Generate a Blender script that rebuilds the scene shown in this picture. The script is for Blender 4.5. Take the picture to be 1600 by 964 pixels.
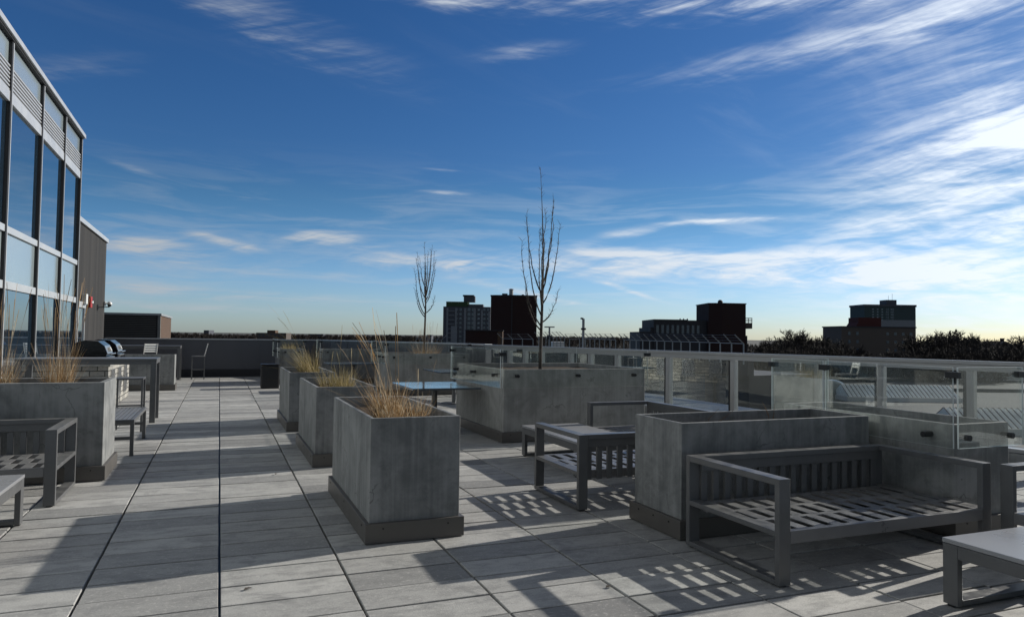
import bpy, bmesh, math, random
from mathutils import Vector, Matrix, Euler
random.seed(7)
S = bpy.context.scene
C = S.collection
for o in list(bpy.data.objects): bpy.data.objects.remove(o)

# ---------------------------------------------------------------- camera
EYE = Vector((0, 0, 1.57)); FPX = 1126.3
YAW, PIT, ROL = math.radians(22.05), math.radians(2.11), math.radians(0.74)
FWD = Vector((math.sin(YAW)*math.cos(PIT), math.cos(YAW)*math.cos(PIT), math.sin(PIT)))
R0 = Vector((math.cos(YAW), -math.sin(YAW), 0)); U0 = R0.cross(FWD)
RGT = R0*math.cos(ROL) + U0*math.sin(ROL); UPV = -R0*math.sin(ROL) + U0*math.cos(ROL)
cd = bpy.data.cameras.new('camera'); cam = bpy.data.objects.new('camera', cd); C.objects.link(cam)
cam.matrix_world = Matrix.Translation(EYE) @ Matrix((RGT, UPV, -FWD)).transposed().to_4x4()
cd.sensor_width = 36; cd.lens = FPX/1600*36; cd.clip_start = 0.05; cd.clip_end = 12000
S.camera = cam
S.render.resolution_x = 1024; S.render.resolution_y = 616

def px(x, y, D):
    """world point seen at photo pixel (x, y) at distance D along the view axis (survey of the far skyline)"""
    return EYE + D*(FWD + RGT*((x-800)/FPX) - UPV*((y-482)/FPX))

# ---------------------------------------------------------------- light
SUN_AZ, SUN_EL = math.radians(80.6), math.radians(23.3)      # azimuth from +Y towards +X
sd = Vector((math.sin(SUN_AZ)*math.cos(SUN_EL), math.cos(SUN_AZ)*math.cos(SUN_EL), math.sin(SUN_EL)))
sl = bpy.data.lights.new('sun', 'SUN'); sl.energy = 5.0; sl.angle = math.radians(0.53); sl.color = (1.0, 0.95, 0.86)
so = bpy.data.objects.new('sun', sl); C.objects.link(so); so.location = sd*50
so.rotation_euler = sd.to_track_quat('Z', 'Y').to_euler()

S.view_settings.view_transform = 'Standard'; S.view_settings.look = 'None'
S.view_settings.exposure = 0.2; S.view_settings.gamma = 1.0; S.view_settings.use_curve_mapping = False

class NT:
    """small node-tree writer"""
    def __init__(s, tree): s.t = tree; s.n = tree.nodes; s.l = tree.links
    def node(s, typ, **kw):
        n = s.n.new(typ)
        for k, v in kw.items():
            if k.startswith('i_'):
                key = k[2:]
                n.inputs[int(key) if key.isdigit() else key.replace('_', ' ')].default_value = v
            else: setattr(n, k, v)
        return n
    def put(s, sock, v):
        if hasattr(v, 'links') or isinstance(v, bpy.types.NodeSocket): s.l.new(v, sock)
        else: sock.default_value = v
    def m(s, op, a, b=0.0, c=0.0, clamp=False):
        n = s.n.new('ShaderNodeMath'); n.operation = op; n.use_clamp = clamp
        s.put(n.inputs[0], a); s.put(n.inputs[1], b); s.put(n.inputs[2], c); return n.outputs[0]
    def xyz(s, a, b, c):
        n = s.n.new('ShaderNodeCombineXYZ'); s.put(n.inputs[0], a); s.put(n.inputs[1], b); s.put(n.inputs[2], c); return n.outputs[0]
    def noise(s, vec, scale=1.0, detail=4.0, rough=.5, dist=0.0):
        n = s.n.new('ShaderNodeTexNoise'); s.put(n.inputs['Vector'], vec)
        n.inputs['Scale'].default_value = scale; n.inputs['Detail'].default_value = detail
        n.inputs['Roughness'].default_value = rough; n.inputs['Distortion'].default_value = dist
        return n.outputs['Fac']
    def step(s, v, lo, hi, a=0.0, b=1.0):
        n = s.n.new('ShaderNodeMapRange'); n.interpolation_type = 'SMOOTHSTEP'
        s.put(n.inputs[0], v); n.inputs[1].default_value = lo; n.inputs[2].default_value = hi
        n.inputs[3].default_value = a; n.inputs[4].default_value = b; return n.outputs[0]
    def lin(s, v, lo, hi, a=0.0, b=1.0):
        n = s.n.new('ShaderNodeMapRange'); s.put(n.inputs[0], v); n.inputs[1].default_value = lo; n.inputs[2].default_value = hi
        n.inputs[3].default_value = a; n.inputs[4].default_value = b; return n.outputs[0]
    def mix(s, f, a, b):
        n = s.n.new('ShaderNodeMix'); n.data_type = 'RGBA'
        s.put(n.inputs[0], f); s.put(n.inputs[6], a); s.put(n.inputs[7], b); return n.outputs[2]

FILL_SHEET = 2.1
# ---- world: Nishita sky with thin high cirrus laid out by compass direction
W = bpy.data.worlds.new('World'); S.world = W; W.use_nodes = True
w = NT(W.node_tree); w.n.clear()
sky = w.node('ShaderNodeTexSky', sky_type='NISHITA'); sky.sun_disc = False
sky.sun_elevation = SUN_EL; sky.sun_rotation = SUN_AZ
sky.altitude = 100; sky.air_density = 1.0; sky.dust_density = 0.35; sky.ozone_density = 2.5
tc = w.node('ShaderNodeTexCoord'); sp = w.node('ShaderNodeSeparateXYZ'); w.l.new(tc.outputs['Generated'], sp.inputs[0])
dx, dy, dz = sp.outputs
az = w.m('ARCTAN2', dx, dy); el = w.m('ARCSINE', dz)
zz = w.m('MAXIMUM', w.m('ADD', dz, 0.05), 0.02)
pu = w.m('DIVIDE', dx, zz); pv = w.m('DIVIDE', dy, zz)            # cloud-sheet coordinates
th = math.radians(24)
ru = w.m('ADD', w.m('MULTIPLY', pu, math.cos(th)), w.m('MULTIPLY', pv, math.sin(th)))
rv = w.m('SUBTRACT', w.m('MULTIPLY', pv, math.cos(th)), w.m('MULTIPLY', pu, math.sin(th)))
warp = w.noise(w.xyz(ru, rv, 0.0), 0.7, 3, .5)
warp2 = w.m('MULTIPLY', w.m('SUBTRACT', warp, .5), 1.6)
streak = w.noise(w.xyz(w.m('MULTIPLY', ru, .55), w.m('ADD', w.m('MULTIPLY', rv, 3.2), warp2), 1.3), 1.3, 9, .58, .30)
broad = w.noise(w.xyz(w.m('MULTIPLY', ru, .35), w.m('ADD', rv, warp2), 4.1), .8, 3, .5)
lowst = w.noise(w.xyz(w.m('MULTIPLY', az, 5.0), w.m('ADD', w.m('MULTIPLY', el, 46.0), w.m('MULTIPLY', w.m('SUBTRACT', warp, .5), 2.0)), 2.2), 1.2, 8, .6, .5)
fine = w.noise(w.xyz(w.m('MULTIPLY', az, 14.0), w.m('ADD', w.m('MULTIPLY', el, 85.0), w.m('MULTIPLY', az, 9.0)), 7.0), 1.0, 8, .62, .7)
rise = w.noise(w.xyz(w.m('MULTIPLY', az, 4.5), w.m('ADD', w.m('MULTIPLY', el, 48.0), w.m('ADD', w.m('MULTIPLY', az, -11.0), w.m('MULTIPLY', warp2, 1.1))), 3.0), 1.0, 10, .62, .35)
def azel(x, y):
    d = (FWD + RGT*((x-800)/FPX) - UPV*((y-482)/FPX)).normalized()
    return math.atan2(d.x, d.y), math.asin(d.z)
def wisp(x, y, hw, hh, tilt, strength, soft=2.0):
    a0, e0 = azel(x, y); ca, sa = math.cos(math.radians(tilt)), math.sin(math.radians(tilt))
    ce = math.cos(e0); A = hw/FPX; B = hh/FPX
    u = w.m('MULTIPLY', w.m('SUBTRACT', az, a0), ce); v = w.m('SUBTRACT', el, e0)
    v = w.m('ADD', v, w.m('MULTIPLY', w.m('SUBTRACT', fine, .5), B*1.3))
    p = w.m('ADD', w.m('MULTIPLY', u, ca/A), w.m('MULTIPLY', v, -sa/A))
    q = w.m('ADD', w.m('MULTIPLY', u, sa/B), w.m('MULTIPLY', v, ca/B))
    r = w.m('ADD', w.m('POWER', w.m('ABSOLUTE', p), 2.0), w.m('POWER', w.m('ABSOLUTE', q), 2.0))
    return w.m('MULTIPLY', w.m('EXPONENT', w.m('MULTIPLY', r, -1.0)), strength)
tot = None
for a in [(235, 385, 80, 20, 8, 1.0), (355, 379, 48, 7, 13, 1.1), (512, 373, 60, 10, 2, 1.5), (690, 301, 42, 3.5, 1, .7),
          (685, 265, 34, 2.4, 2, .45), (1125, 346, 75, 4.5, -1, 1.2), (985, 364, 75, 8, -9, .75), (210, 264, 48, 6, 12, .45),
          (820, 80, 80, 13, -6, .5), (905, 240, 45, 6, 0, .2), (1180, 417, 560, 22, 1.5, .95), (700, 410, 120, 12, 0, .8), (1050, 398, 200, 7, 2, .6), (1400, 440, 260, 12, 1, .6), (820, 458, 105, 7, 11, .9),
          (985, 455, 50, 4, 18, .7), (330, 458, 300, 9, 2, .5), (300, 480, 260, 6, 1, .45), (500, 430, 180, 10, 1, .35), (1600, 205, 180, 48, -14, .75), (1600, 330, 230, 36, -5, .75), (1620, 470, 330, 40, -2, .7),
          (1330, 62, 300, 26, -6, .55), (1150, -5, 430, 26, 3, .85), (400, 25, 220, 36, 16, .55), (700, 2, 90, 12, 0, .5), (90, 105, 110, 20, -14, .4),
          (1830, 110, 290, 210, -10, .9), (60, 440, 260, 40, 4, .35)]:
    g = wisp(*a); tot = g if tot is None else w.m('ADD', tot, g)
sharp = w.step(w.m('ADD', w.m('ADD', w.m('MULTIPLY', streak, .2), w.m('MULTIPLY', rise, .5)), w.m('MULTIPLY', lowst, .3)), .34, .66, .18, 1.2)
sharp = w.m('MULTIPLY', sharp, w.lin(fine, .3, .7, .8, 1.15))
mask = w.step(w.m('MULTIPLY', tot, sharp), .05, 1.15, 0, .95)
gen = w.m('MULTIPLY', w.step(streak, .52, .78), w.step(broad, .45, .65))
gen = w.m('MULTIPLY', gen, w.step(el, .06, .30, 0.0, .09))
low = w.m('MULTIPLY', w.step(lowst, .44, .68), w.m('MULTIPLY', w.step(el, .02, .06), w.step(el, .26, .13)))
mask = w.m('ADD', mask, w.m('ADD', gen, w.m('MULTIPLY', low, .20)))
mask = w.m('MINIMUM', mask, .93)
# closeness to the sun brightens cloud and haze (forward scattering)
dt = w.m('ADD', w.m('ADD', w.m('MULTIPLY', dx, sd.x), w.m('MULTIPLY', dy, sd.y)), w.m('MULTIPLY', dz, sd.z))
fwd = w.m('POWER', w.lin(dt, -.2, 1.0, 0, 1), 2.2)
hs = w.node('ShaderNodeHueSaturation'); hs.inputs['Hue'].default_value = .5; hs.inputs['Saturation'].default_value = 1.22; hs.inputs['Value'].default_value = 1.0
w.l.new(sky.outputs[0], hs.inputs['Color'])
cv = w.m('ADD', 5.4, w.m('MULTIPLY', fwd, 9.0))
ccol = w.node('ShaderNodeVectorMath', operation='SCALE'); ccol.inputs[0].default_value = (.90, .97, 1.05); w.l.new(cv, ccol.inputs['Scale'])
# clear air deepens overhead and pales to blue white above the horizon
gr = w.node('ShaderNodeVectorMath', operation='MULTIPLY'); w.l.new(hs.outputs[0], gr.inputs[0])
w.l.new(w.xyz(w.step(el, .0, .22, .80, .47), w.step(el, .0, .24, 1.03, .67), w.step(el, .0, .20, 1.62, .92)), gr.inputs[1])
col = w.mix(mask, gr.outputs[0], ccol.outputs[0])
# unseen cloud sheet overhead and behind the viewer, added as neutral ambient fill
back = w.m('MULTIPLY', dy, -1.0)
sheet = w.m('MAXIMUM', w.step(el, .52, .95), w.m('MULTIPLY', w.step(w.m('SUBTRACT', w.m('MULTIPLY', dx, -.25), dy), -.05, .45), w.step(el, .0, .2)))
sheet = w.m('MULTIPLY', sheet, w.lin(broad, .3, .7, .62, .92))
shc = w.node('ShaderNodeVectorMath', operation='SCALE'); shc.inputs[0].default_value = (1.0, 1.0, .96); shc.inputs['Scale'].default_value = FILL_SHEET
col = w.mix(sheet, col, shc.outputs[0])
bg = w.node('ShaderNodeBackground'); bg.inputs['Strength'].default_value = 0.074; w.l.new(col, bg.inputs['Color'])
wo = w.node('ShaderNodeOutputWorld'); w.l.new(bg.outputs[0], wo.inputs[0])

# ---------------------------------------------------------------- materials
def mat(name):
    m = bpy.data.materials.new(name); m.use_nodes = True; m.node_tree.nodes.clear(); return m, NT(m.node_tree)
def rgb(t, v): 
    n = t.n.new('ShaderNodeRGB'); n.outputs[0].default_value = (*v, 1) if len(v) == 3 else v; return n.outputs[0]
def princ(t, base, rough=.5, metal=0.0, spec=.5, bump=None, bstr=.2, bdist=.01, ior=1.45):
    p = t.n.new('ShaderNodeBsdfPrincipled'); o = t.n.new('ShaderNodeOutputMaterial')
    if isinstance(base, tuple): p.inputs['Base Color'].default_value = (*base, 1)
    else: t.l.new(base, p.inputs['Base Color'])
    t.put(p.inputs['Roughness'], rough); p.inputs['Metallic'].default_value = metal
    p.inputs['Specular IOR Level'].default_value = spec; p.inputs['IOR'].default_value = ior
    if bump is not None:
        b = t.n.new('ShaderNodeBump'); b.inputs['Strength'].default_value = bstr; b.inputs['Distance'].default_value = bdist
        t.l.new(bump, b.inputs['Height']); t.l.new(b.outputs[0], p.inputs['Normal'])
    t.l.new(p.outputs[0], o.inputs[0]); return p
def coords(t, kind='Object'):
    return t.node('ShaderNodeTexCoord').outputs[kind]
def scaled(t, v, s):
    n = t.n.new('ShaderNodeVectorMath'); n.operation = 'MULTIPLY'; t.l.new(v, n.inputs[0]); n.inputs[1].default_value = s; return n.outputs[0]
def simple(name, c, rough=.5, metal=0.0, var=.12, scale=6.0, spec=.5, bs=.0):
    m, t = mat(name); g = t.n.new('ShaderNodeNewGeometry').outputs['Position']
    n = t.noise(g, scale, 5, .6)
    d = tuple(x*(1-var) for x in c); b = tuple(min(1, x*(1+var)) for x in c)
    princ(t, t.mix(n, (*d, 1), (*b, 1)), t.lin(n, .3, .7, rough-.06, rough+.06), metal, spec, n if bs else None, bs, .004); return m

def mk_frame(name, c, rough):
    m, t = mat(name); geo = t.n.new('ShaderNodeNewGeometry'); g = geo.outputs['Position']
    n = t.noise(g, 9, 6, .65); f = t.noise(g, 70, 4, .7)
    sp_ = t.n.new('ShaderNodeSeparateXYZ'); t.l.new(geo.outputs['Normal'], sp_.inputs[0])
    dust = t.m('MULTIPLY', t.step(sp_.outputs[2], .6, .95), t.m('MULTIPLY', t.step(n, .38, .62), .35))
    base = t.mix(n, (*tuple(x*.85 for x in c), 1), (*tuple(x*1.15 for x in c), 1))
    base = t.mix(dust, base, (.30, .295, .28, 1))
    scuff = t.step(t.noise(scaled(t, g, (30, 30, 6)), 1.0, 5, .7), .64, .72, 0, .35)
    base = t.mix(scuff, base, (*tuple(x*1.7 for x in c), 1))
    princ(t, base, t.lin(n, .3, .7, rough-.08, rough+.14), .3, .5, f, .12, .0015); return m

def mk_concrete(name, base, dark, streaky=1.0, warm=(1, 1, 1)):
    m, t = mat(name); g = t.n.new('ShaderNodeNewGeometry').outputs['Position']
    big = t.noise(g, 1.7, 6, .65, .6); med = t.noise(g, 7, 7, .65); fin = t.noise(g, 160, 3, .7)
    st = t.noise(scaled(t, g, (16, 16, .9)), 1.0, 5, .6)
    v = t.m('ADD', t.m('MULTIPLY', big, .55), t.m('ADD', t.m('MULTIPLY', med, .25), t.m('MULTIPLY', st, .28*streaky)))
    v = t.step(v, .42, .66)
    c = t.mix(v, (*dark, 1), (*base, 1))
    blot = t.m('MULTIPLY', t.step(t.noise(g, 3.3, 6, .7, 1.2), .54, .66), .32)
    c = t.mix(blot, c, (*tuple(x*.62 for x in dark), 1))
    run = t.m('MULTIPLY', t.step(t.noise(scaled(t, g, (22, 22, .55)), 1.0, 4, .6), .56, .72), .20*streaky)
    c = t.mix(run, c, (*tuple(min(1, x*1.35) for x in base), 1))
    c = t.mix(t.step(fin, .62, .80, 0, .35), c, (*tuple(x*.6 for x in base), 1))
    vo = t.n.new('ShaderNodeTexVoronoi'); t.l.new(scaled(t, g, (7, 7, 7)), vo.inputs['Vector']); vo.inputs['Scale'].default_value = 1
    pit = t.step(vo.outputs['Distance'], .055, .03)              # small cast pinholes
    pit = t.m('MULTIPLY', pit, t.step(t.noise(g, 2.5, 1, .5), .52, .6))
    c = t.mix(t.m('MULTIPLY', pit, .8), c, (.03, .03, .03, 1))
    # hairline cracks, like the weathered wandering lines on the cast panels
    dn = t.node('ShaderNodeTexNoise'); dn.inputs['Scale'].default_value = 2.2; dn.inputs['Detail'].default_value = 4; t.l.new(g, dn.inputs['Vector'])
    gv = t.n.new('ShaderNodeVectorMath'); gv.operation = 'MULTIPLY_ADD'; t.l.new(dn.outputs['Color'], gv.inputs[0]); gv.inputs[1].default_value = (.9, .9, .9); t.l.new(g, gv.inputs[2])
    v2 = t.n.new('ShaderNodeTexVoronoi'); v2.feature = 'DISTANCE_TO_EDGE'; t.l.new(gv.outputs[0], v2.inputs['Vector']); v2.inputs['Scale'].default_value = 1.5
    cr = t.m('MULTIPLY', t.step(v2.outputs['Distance'], .012, .002), t.step(big, .5, .62, 0, .55))
    c = t.mix(cr, c, (*tuple(x*.45 for x in dark), 1))
    princ(t, c, t.lin(med, .3, .7, .55, .8), 0, .35, t.m('ADD', t.m('MULTIPLY', fin, .3), t.m('SUBTRACT', med, pit)), .25, .003); return m

M = {}
M['concrete'] = mk_concrete('cast_concrete', (.252, .256, .252), (.125, .13, .13))
M['concrete_light'] = mk_concrete('pale_cast_concrete', (.31, .31, .295), (.20, .20, .19))
M['skirt'] = simple('skirt_metal', (.105, .098, .090), .45, .2, .2, 3)
M['frame'] = mk_frame('powder_coated_aluminium', (.122, .124, .127), .36)
M['table_top'] = simple('satin_table_top', (.30, .305, .315), .30, .2, .06, 1.5, .5)
M['cafe_top'] = simple('polished_table_top', (.12, .14, .16), .10, .35, .05, 1.0, .8)
M['seat'] = mk_frame('seat_aluminium', (.19, .19, .193), .33)
M['rail'] = simple('rail_aluminium', (.27, .275, .28), .38, .45, .08, 5)
M['black'] = simple('black_rubber', (.012, .012, .013), .45, 0, .2)
M['screw'] = simple('dark_steel', (.03, .03, .03), .4, .8, .1)
M['soil'] = simple('dry_soil', (.055, .04, .028), .95, 0, .5, 30, .2, .8)
M['bark'] = simple('dark_bark', (.055, .045, .038), .85, 0, .3, 40)
M['far_bark'] = simple('dark_far_bark', (.026, .021, .018), .9, 0, .3, 1)
M['grey_wall'] = simple('grey_metal_wall', (.095, .10, .115), .5, .1, .10, 1.2)
M['wall_cap'] = simple('wall_cap_metal', (.40, .41, .42), .4, .5, .08, 3)
M['alu_white'] = simple('pale_mullion', (.46, .47, .48), .35, .3, .05, 3)
M['dark_gap'] = simple('dark_gasket', (.01, .01, .012), .6, 0, .1)
M['white_metal'] = simple('white_metal', (.62, .62, .60), .45, .1, .06)
M['red'] = simple('red_plastic', (.35, .02, .015), .4, 0, .1)
M['steel'] = simple('brushed_steel', (.5, .5, .5), .28, .9, .1, 20)
M['black_gloss'] = simple('black_enamel', (.008, .008, .009), .12, 0, .1)
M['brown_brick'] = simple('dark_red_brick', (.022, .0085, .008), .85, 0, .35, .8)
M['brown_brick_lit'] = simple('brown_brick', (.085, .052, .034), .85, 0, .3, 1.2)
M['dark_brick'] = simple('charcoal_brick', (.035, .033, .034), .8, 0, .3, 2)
M['tan'] = simple('tan_brick', (.085, .07, .062), .85, 0, .2, .5)
M['tower_grey'] = simple('tower_grey', (.065, .072, .09), .8, 0, .15, .3)
M['tower_white'] = simple('tower_pale_panel', (.17, .185, .21), .8, 0, .1, .3)
M['tower_teal'] = simple('tower_teal_panel', (.038, .06, .066), .8, 0, .1, .3)
M['tower_green'] = simple('tower_green_panel', (.025, .055, .025), .8, 0, .1, .3)
M['red_panel'] = simple('maroon_panel', (.06, .012, .011), .8, 0, .1, .3)
M['far_glass'] = simple('far_window', (.04, .055, .08), .15, 0, .3, .7, .8)
M['far_glass_pale'] = simple('far_window_pale', (.16, .19, .22), .2, 0, .2, .7, .8)
M['dark_bldg'] = simple('dark_cladding', (.028, .028, .034), .7, 0, .2, .3)
M['roof_grey'] = simple('roof_membrane', (.075, .08, .08), .85, 0, .3, .12)
M['ground'] = simple('town_ground', (.06, .06, .055), .95, 0, .5, .02)
M['asphalt'] = simple('asphalt', (.05, .05, .053), .9, 0, .25, .15)
M['evergreen'] = simple('evergreen', (.02, .03, .018), .95, 0, .4, .5)
M['wood_far'] = simple('bare_wood_far', (.036, .029, .026), .95, 0, .5, .08)
M['galv'] = simple('galvanised_steel', (.26, .26, .26), .45, .5, .1, 4)
M['skylight'] = simple('skylight_glazing', (.78, .86, .84), .3, .1, .2, .8, .8)
M['car_dark'] = simple('car_dark_paint', (.025, .03, .04), .2, .2, .1)
M['car_pale'] = simple('car_silver_paint', (.45, .46, .48), .25, .4, .1)
M['dusty_glass'] = simple('smoked_dome', (.16, .19, .19), .12, 0, .15, .6, .7)

def mk_grass(name, a, b, c):
    m, t = mat(name); g = t.n.new('ShaderNodeNewGeometry')
    v = t.n.new('ShaderNodeVertexColor'); v.layer_name = 'tone'
    sepc = t.n.new('ShaderNodeSeparateColor'); t.l.new(v.outputs[0], sepc.inputs[0])
    r1 = t.mix(sepc.outputs[0], (*a, 1), (*b, 1)); r2 = t.mix(t.step(sepc.outputs[1], .6, .9), r1, (*c, 1))
    p = princ(t, r2, .6, 0, .3)
    tr = t.n.new('ShaderNodeBsdfTranslucent'); t.l.new(r2, tr.inputs[0]); mx = t.n.new('ShaderNodeMixShader'); mx.inputs[0].default_value = .35
    t.l.new(p.outputs[0], mx.inputs[1]); t.l.new(tr.outputs[0], mx.inputs[2])
    o = [n for n in t.n if n.type == 'OUTPUT_MATERIAL'][0]; t.l.new(mx.outputs[0], o.inputs[0]); return m
M['grass'] = mk_grass('dry_ornamental_grass', (.20, .115, .05), (.40, .265, .13), (.55, .47, .34))
M['grass_green'] = mk_grass('half_green_grass', (.15, .13, .045), (.33, .25, .11), (.48, .40, .25))

def mk_glass(name, tint, refl=1.0, haze=.05):
    m, t = mat(name)
    tr = t.n.new('ShaderNodeBsdfTransparent'); tr.inputs[0].default_value = (*tint, 1)
    gl = t.n.new('ShaderNodeBsdfGlossy'); gl.inputs['Roughness'].default_value = .01; gl.inputs[0].default_value = (.95, 1, .98, 1)
    di = t.n.new('ShaderNodeBsdfDiffuse'); di.inputs[0].default_value = (.6, .65, .64, 1)
    fr = t.n.new('ShaderNodeFresnel'); fr.inputs[0].default_value = 1.5
    g = t.n.new('ShaderNodeNewGeometry').outputs['Position']
    dust = t.noise(scaled(t, g, (3, 3, 2)), 1.5, 6, .7)
    m1 = t.n.new('ShaderNodeMixShader'); t.l.new(t.lin(dust, .35, .7, haze*.5, haze*1.6), m1.inputs[0]); t.l.new(tr.outputs[0], m1.inputs[1]); t.l.new(di.outputs[0], m1.inputs[2])
    m2 = t.n.new('ShaderNodeMixShader'); t.l.new(t.m('MULTIPLY', fr.outputs[0], refl, clamp=True), m2.inputs[0]); t.l.new(m1.outputs[0], m2.inputs[1]); t.l.new(gl.outputs[0], m2.inputs[2])
    o = t.n.new('ShaderNodeOutputMaterial'); t.l.new(m2.outputs[0], o.inputs[0]); return m
M['screen_glass'] = mk_glass('screen_glass', (.97, .98, .978), .40, .008)
M['glass_edge'] = simple('polished_glass_edge', (.62, .66, .65), .15, 0, .05, 10, .8)

def mk_facade(name, base, rough, f0):
    m, t = mat(name); g = t.n.new('ShaderNodeNewGeometry').outputs['Position']
    n = t.noise(g, .6, 3, .5); nb = t.noise(g, .35, 1, .5)
    p = princ(t, t.mix(n, (*tuple(x*.8 for x in base), 1), (*base, 1)), rough, 0, .5, nb, .05, .02)
    gl = t.n.new('ShaderNodeBsdfGlossy'); gl.inputs[0].default_value = (.72, .80, .86, 1); gl.inputs['Roughness'].default_value = rough
    lw = t.n.new('ShaderNodeLayerWeight'); lw.inputs[0].default_value = .25
    mx = t.n.new('ShaderNodeMixShader'); t.l.new(t.lin(lw.outputs['Fresnel'], 0, 1, f0, 1.0), mx.inputs[0])
    t.l.new(p.outputs[0], mx.inputs[1]); t.l.new(gl.outputs[0], mx.inputs[2])
    o = [q for q in t.n if q.type == 'OUTPUT_MATERIAL'][0]; t.l.new(mx.outputs[0], o.inputs[0]); return m
M['facade_glass'] = mk_facade('tinted_facade_glass', (.02, .04, .065), .012, .42)
M['spandrel'] = mk_facade('spandrel_glass', (.34, .40, .42), .20, .16)

def mk_paver():
    m, t = mat('concrete_pavers'); g = t.n.new('ShaderNodeNewGeometry').outputs['Position']
    v = t.n.new('ShaderNodeVertexColor'); v.layer_name = 'tone'; sc = t.n.new('ShaderNodeSeparateColor'); t.l.new(v.outputs[0], sc.inputs[0])
    big = t.noise(g, .9, 5, .6); med = t.noise(scaled(t, g, (4, 9, 4)), 1.0, 6, .65); fin = t.noise(g, 120, 4, .75); f2 = t.noise(g, 35, 5, .7)
    c = t.mix(sc.outputs[0], (.22, .22, .217, 1), (.49, .485, .465, 1))
    c = t.mix(t.step(med, .42, .64, 0, .50), c, (.19, .19, .188, 1))
    c = t.mix(t.step(big, .5, .75, 0, .22), c, (.44, .435, .42, 1))
    c = t.mix(t.step(fin, .50, .66, 0, .55), c, (.13, .13, .13, 1))
    c = t.mix(t.step(f2, .52, .66, 0, .42), c, (.50, .49, .47, 1))
    damp = t.m('MULTIPLY', t.step(t.noise(g, 2.6, 6, .62, .8), .56, .66), .34)
    c = t.mix(damp, c, (.14, .142, .145, 1))
    # efflorescence veins and spots
    e = t.m('MULTIPLY', t.step(t.noise(g, 22, 6, .8, 1.2), .62, .70), t.step(t.noise(g, 1.1, 2, .5), .56, .64))
    c = t.mix(t.m('MULTIPLY', e, .45), c, (.62, .61, .58, 1))
    princ(t, c, t.lin(f2, .3, .7, .62, .85), 0, .3, t.m('ADD', fin, t.m('MULTIPLY', f2, .9)), .6, .003); return m
M['paver'] = mk_paver()

def mk_planks(name, a, b):
    m, t = mat(name); g = t.n.new('ShaderNodeNewGeometry').outputs['Position']
    sp_ = t.n.new('ShaderNodeSeparateXYZ'); t.l.new(g, sp_.inputs[0])
    cell = t.m('FLOOR', t.m('DIVIDE', sp_.outputs[1], .14))
    wn = t.n.new('ShaderNodeTexWhiteNoise'); wn.noise_dimensions = '1D'; t.l.new(cell, wn.inputs['W'])
    gr = t.noise(scaled(t, g, (6, 40, 1.6)), 1.0, 6, .65)
    c = t.mix(t.m('ADD', t.m('MULTIPLY', wn.outputs[0], .45), t.m('MULTIPLY', gr, .6), clamp=True), (*a, 1), (*b, 1))
    fr = t.m('FRACT', t.m('DIVIDE', sp_.outputs[1], .14)); c = t.mix(t.step(fr, .07, .02), c, (.008, .008, .008, 1))
    princ(t, c, .7, 0, .3, gr, .3, .004); return m
M['dark_planks'] = mk_planks('dark_wood_cladding', (.012, .011, .010), (.048, .044, .040))

def mk_stone():
    m, t = mat('stone_veneer'); g = t.n.new('ShaderNodeNewGeometry').outputs['Position']
    sp_ = t.n.new('ShaderNodeSeparateXYZ'); t.l.new(g, sp_.inputs[0])
    u = t.m('ADD', sp_.outputs[0], sp_.outputs[1])
    br = t.n.new('ShaderNodeTexBrick'); t.l.new(t.xyz(u, sp_.outputs[2], 0.0), br.inputs['Vector'])
    br.inputs['Scale'].default_value = 1.0; br.inputs['Brick Width'].default_value = .26; br.inputs['Row Height'].default_value = .11; br.inputs['Mortar Size'].default_value = .009
    br.inputs['Color1'].default_value = (.42, .40, .36, 1); br.inputs['Color2'].default_value = (.24, .235, .22, 1); br.inputs['Mortar'].default_value = (.06, .06, .055, 1)
    n = t.noise(g, 26, 6, .7)
    c = t.mix(t.step(n, .42, .7, 0, .5), br.outputs[0], (.12, .12, .11, 1))
    princ(t, c, .8, 0, .3, t.m('ADD', n, t.m('MULTIPLY', br.outputs['Fac'], -2.0)), .8, .012); return m
M['stone'] = mk_stone()

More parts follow.
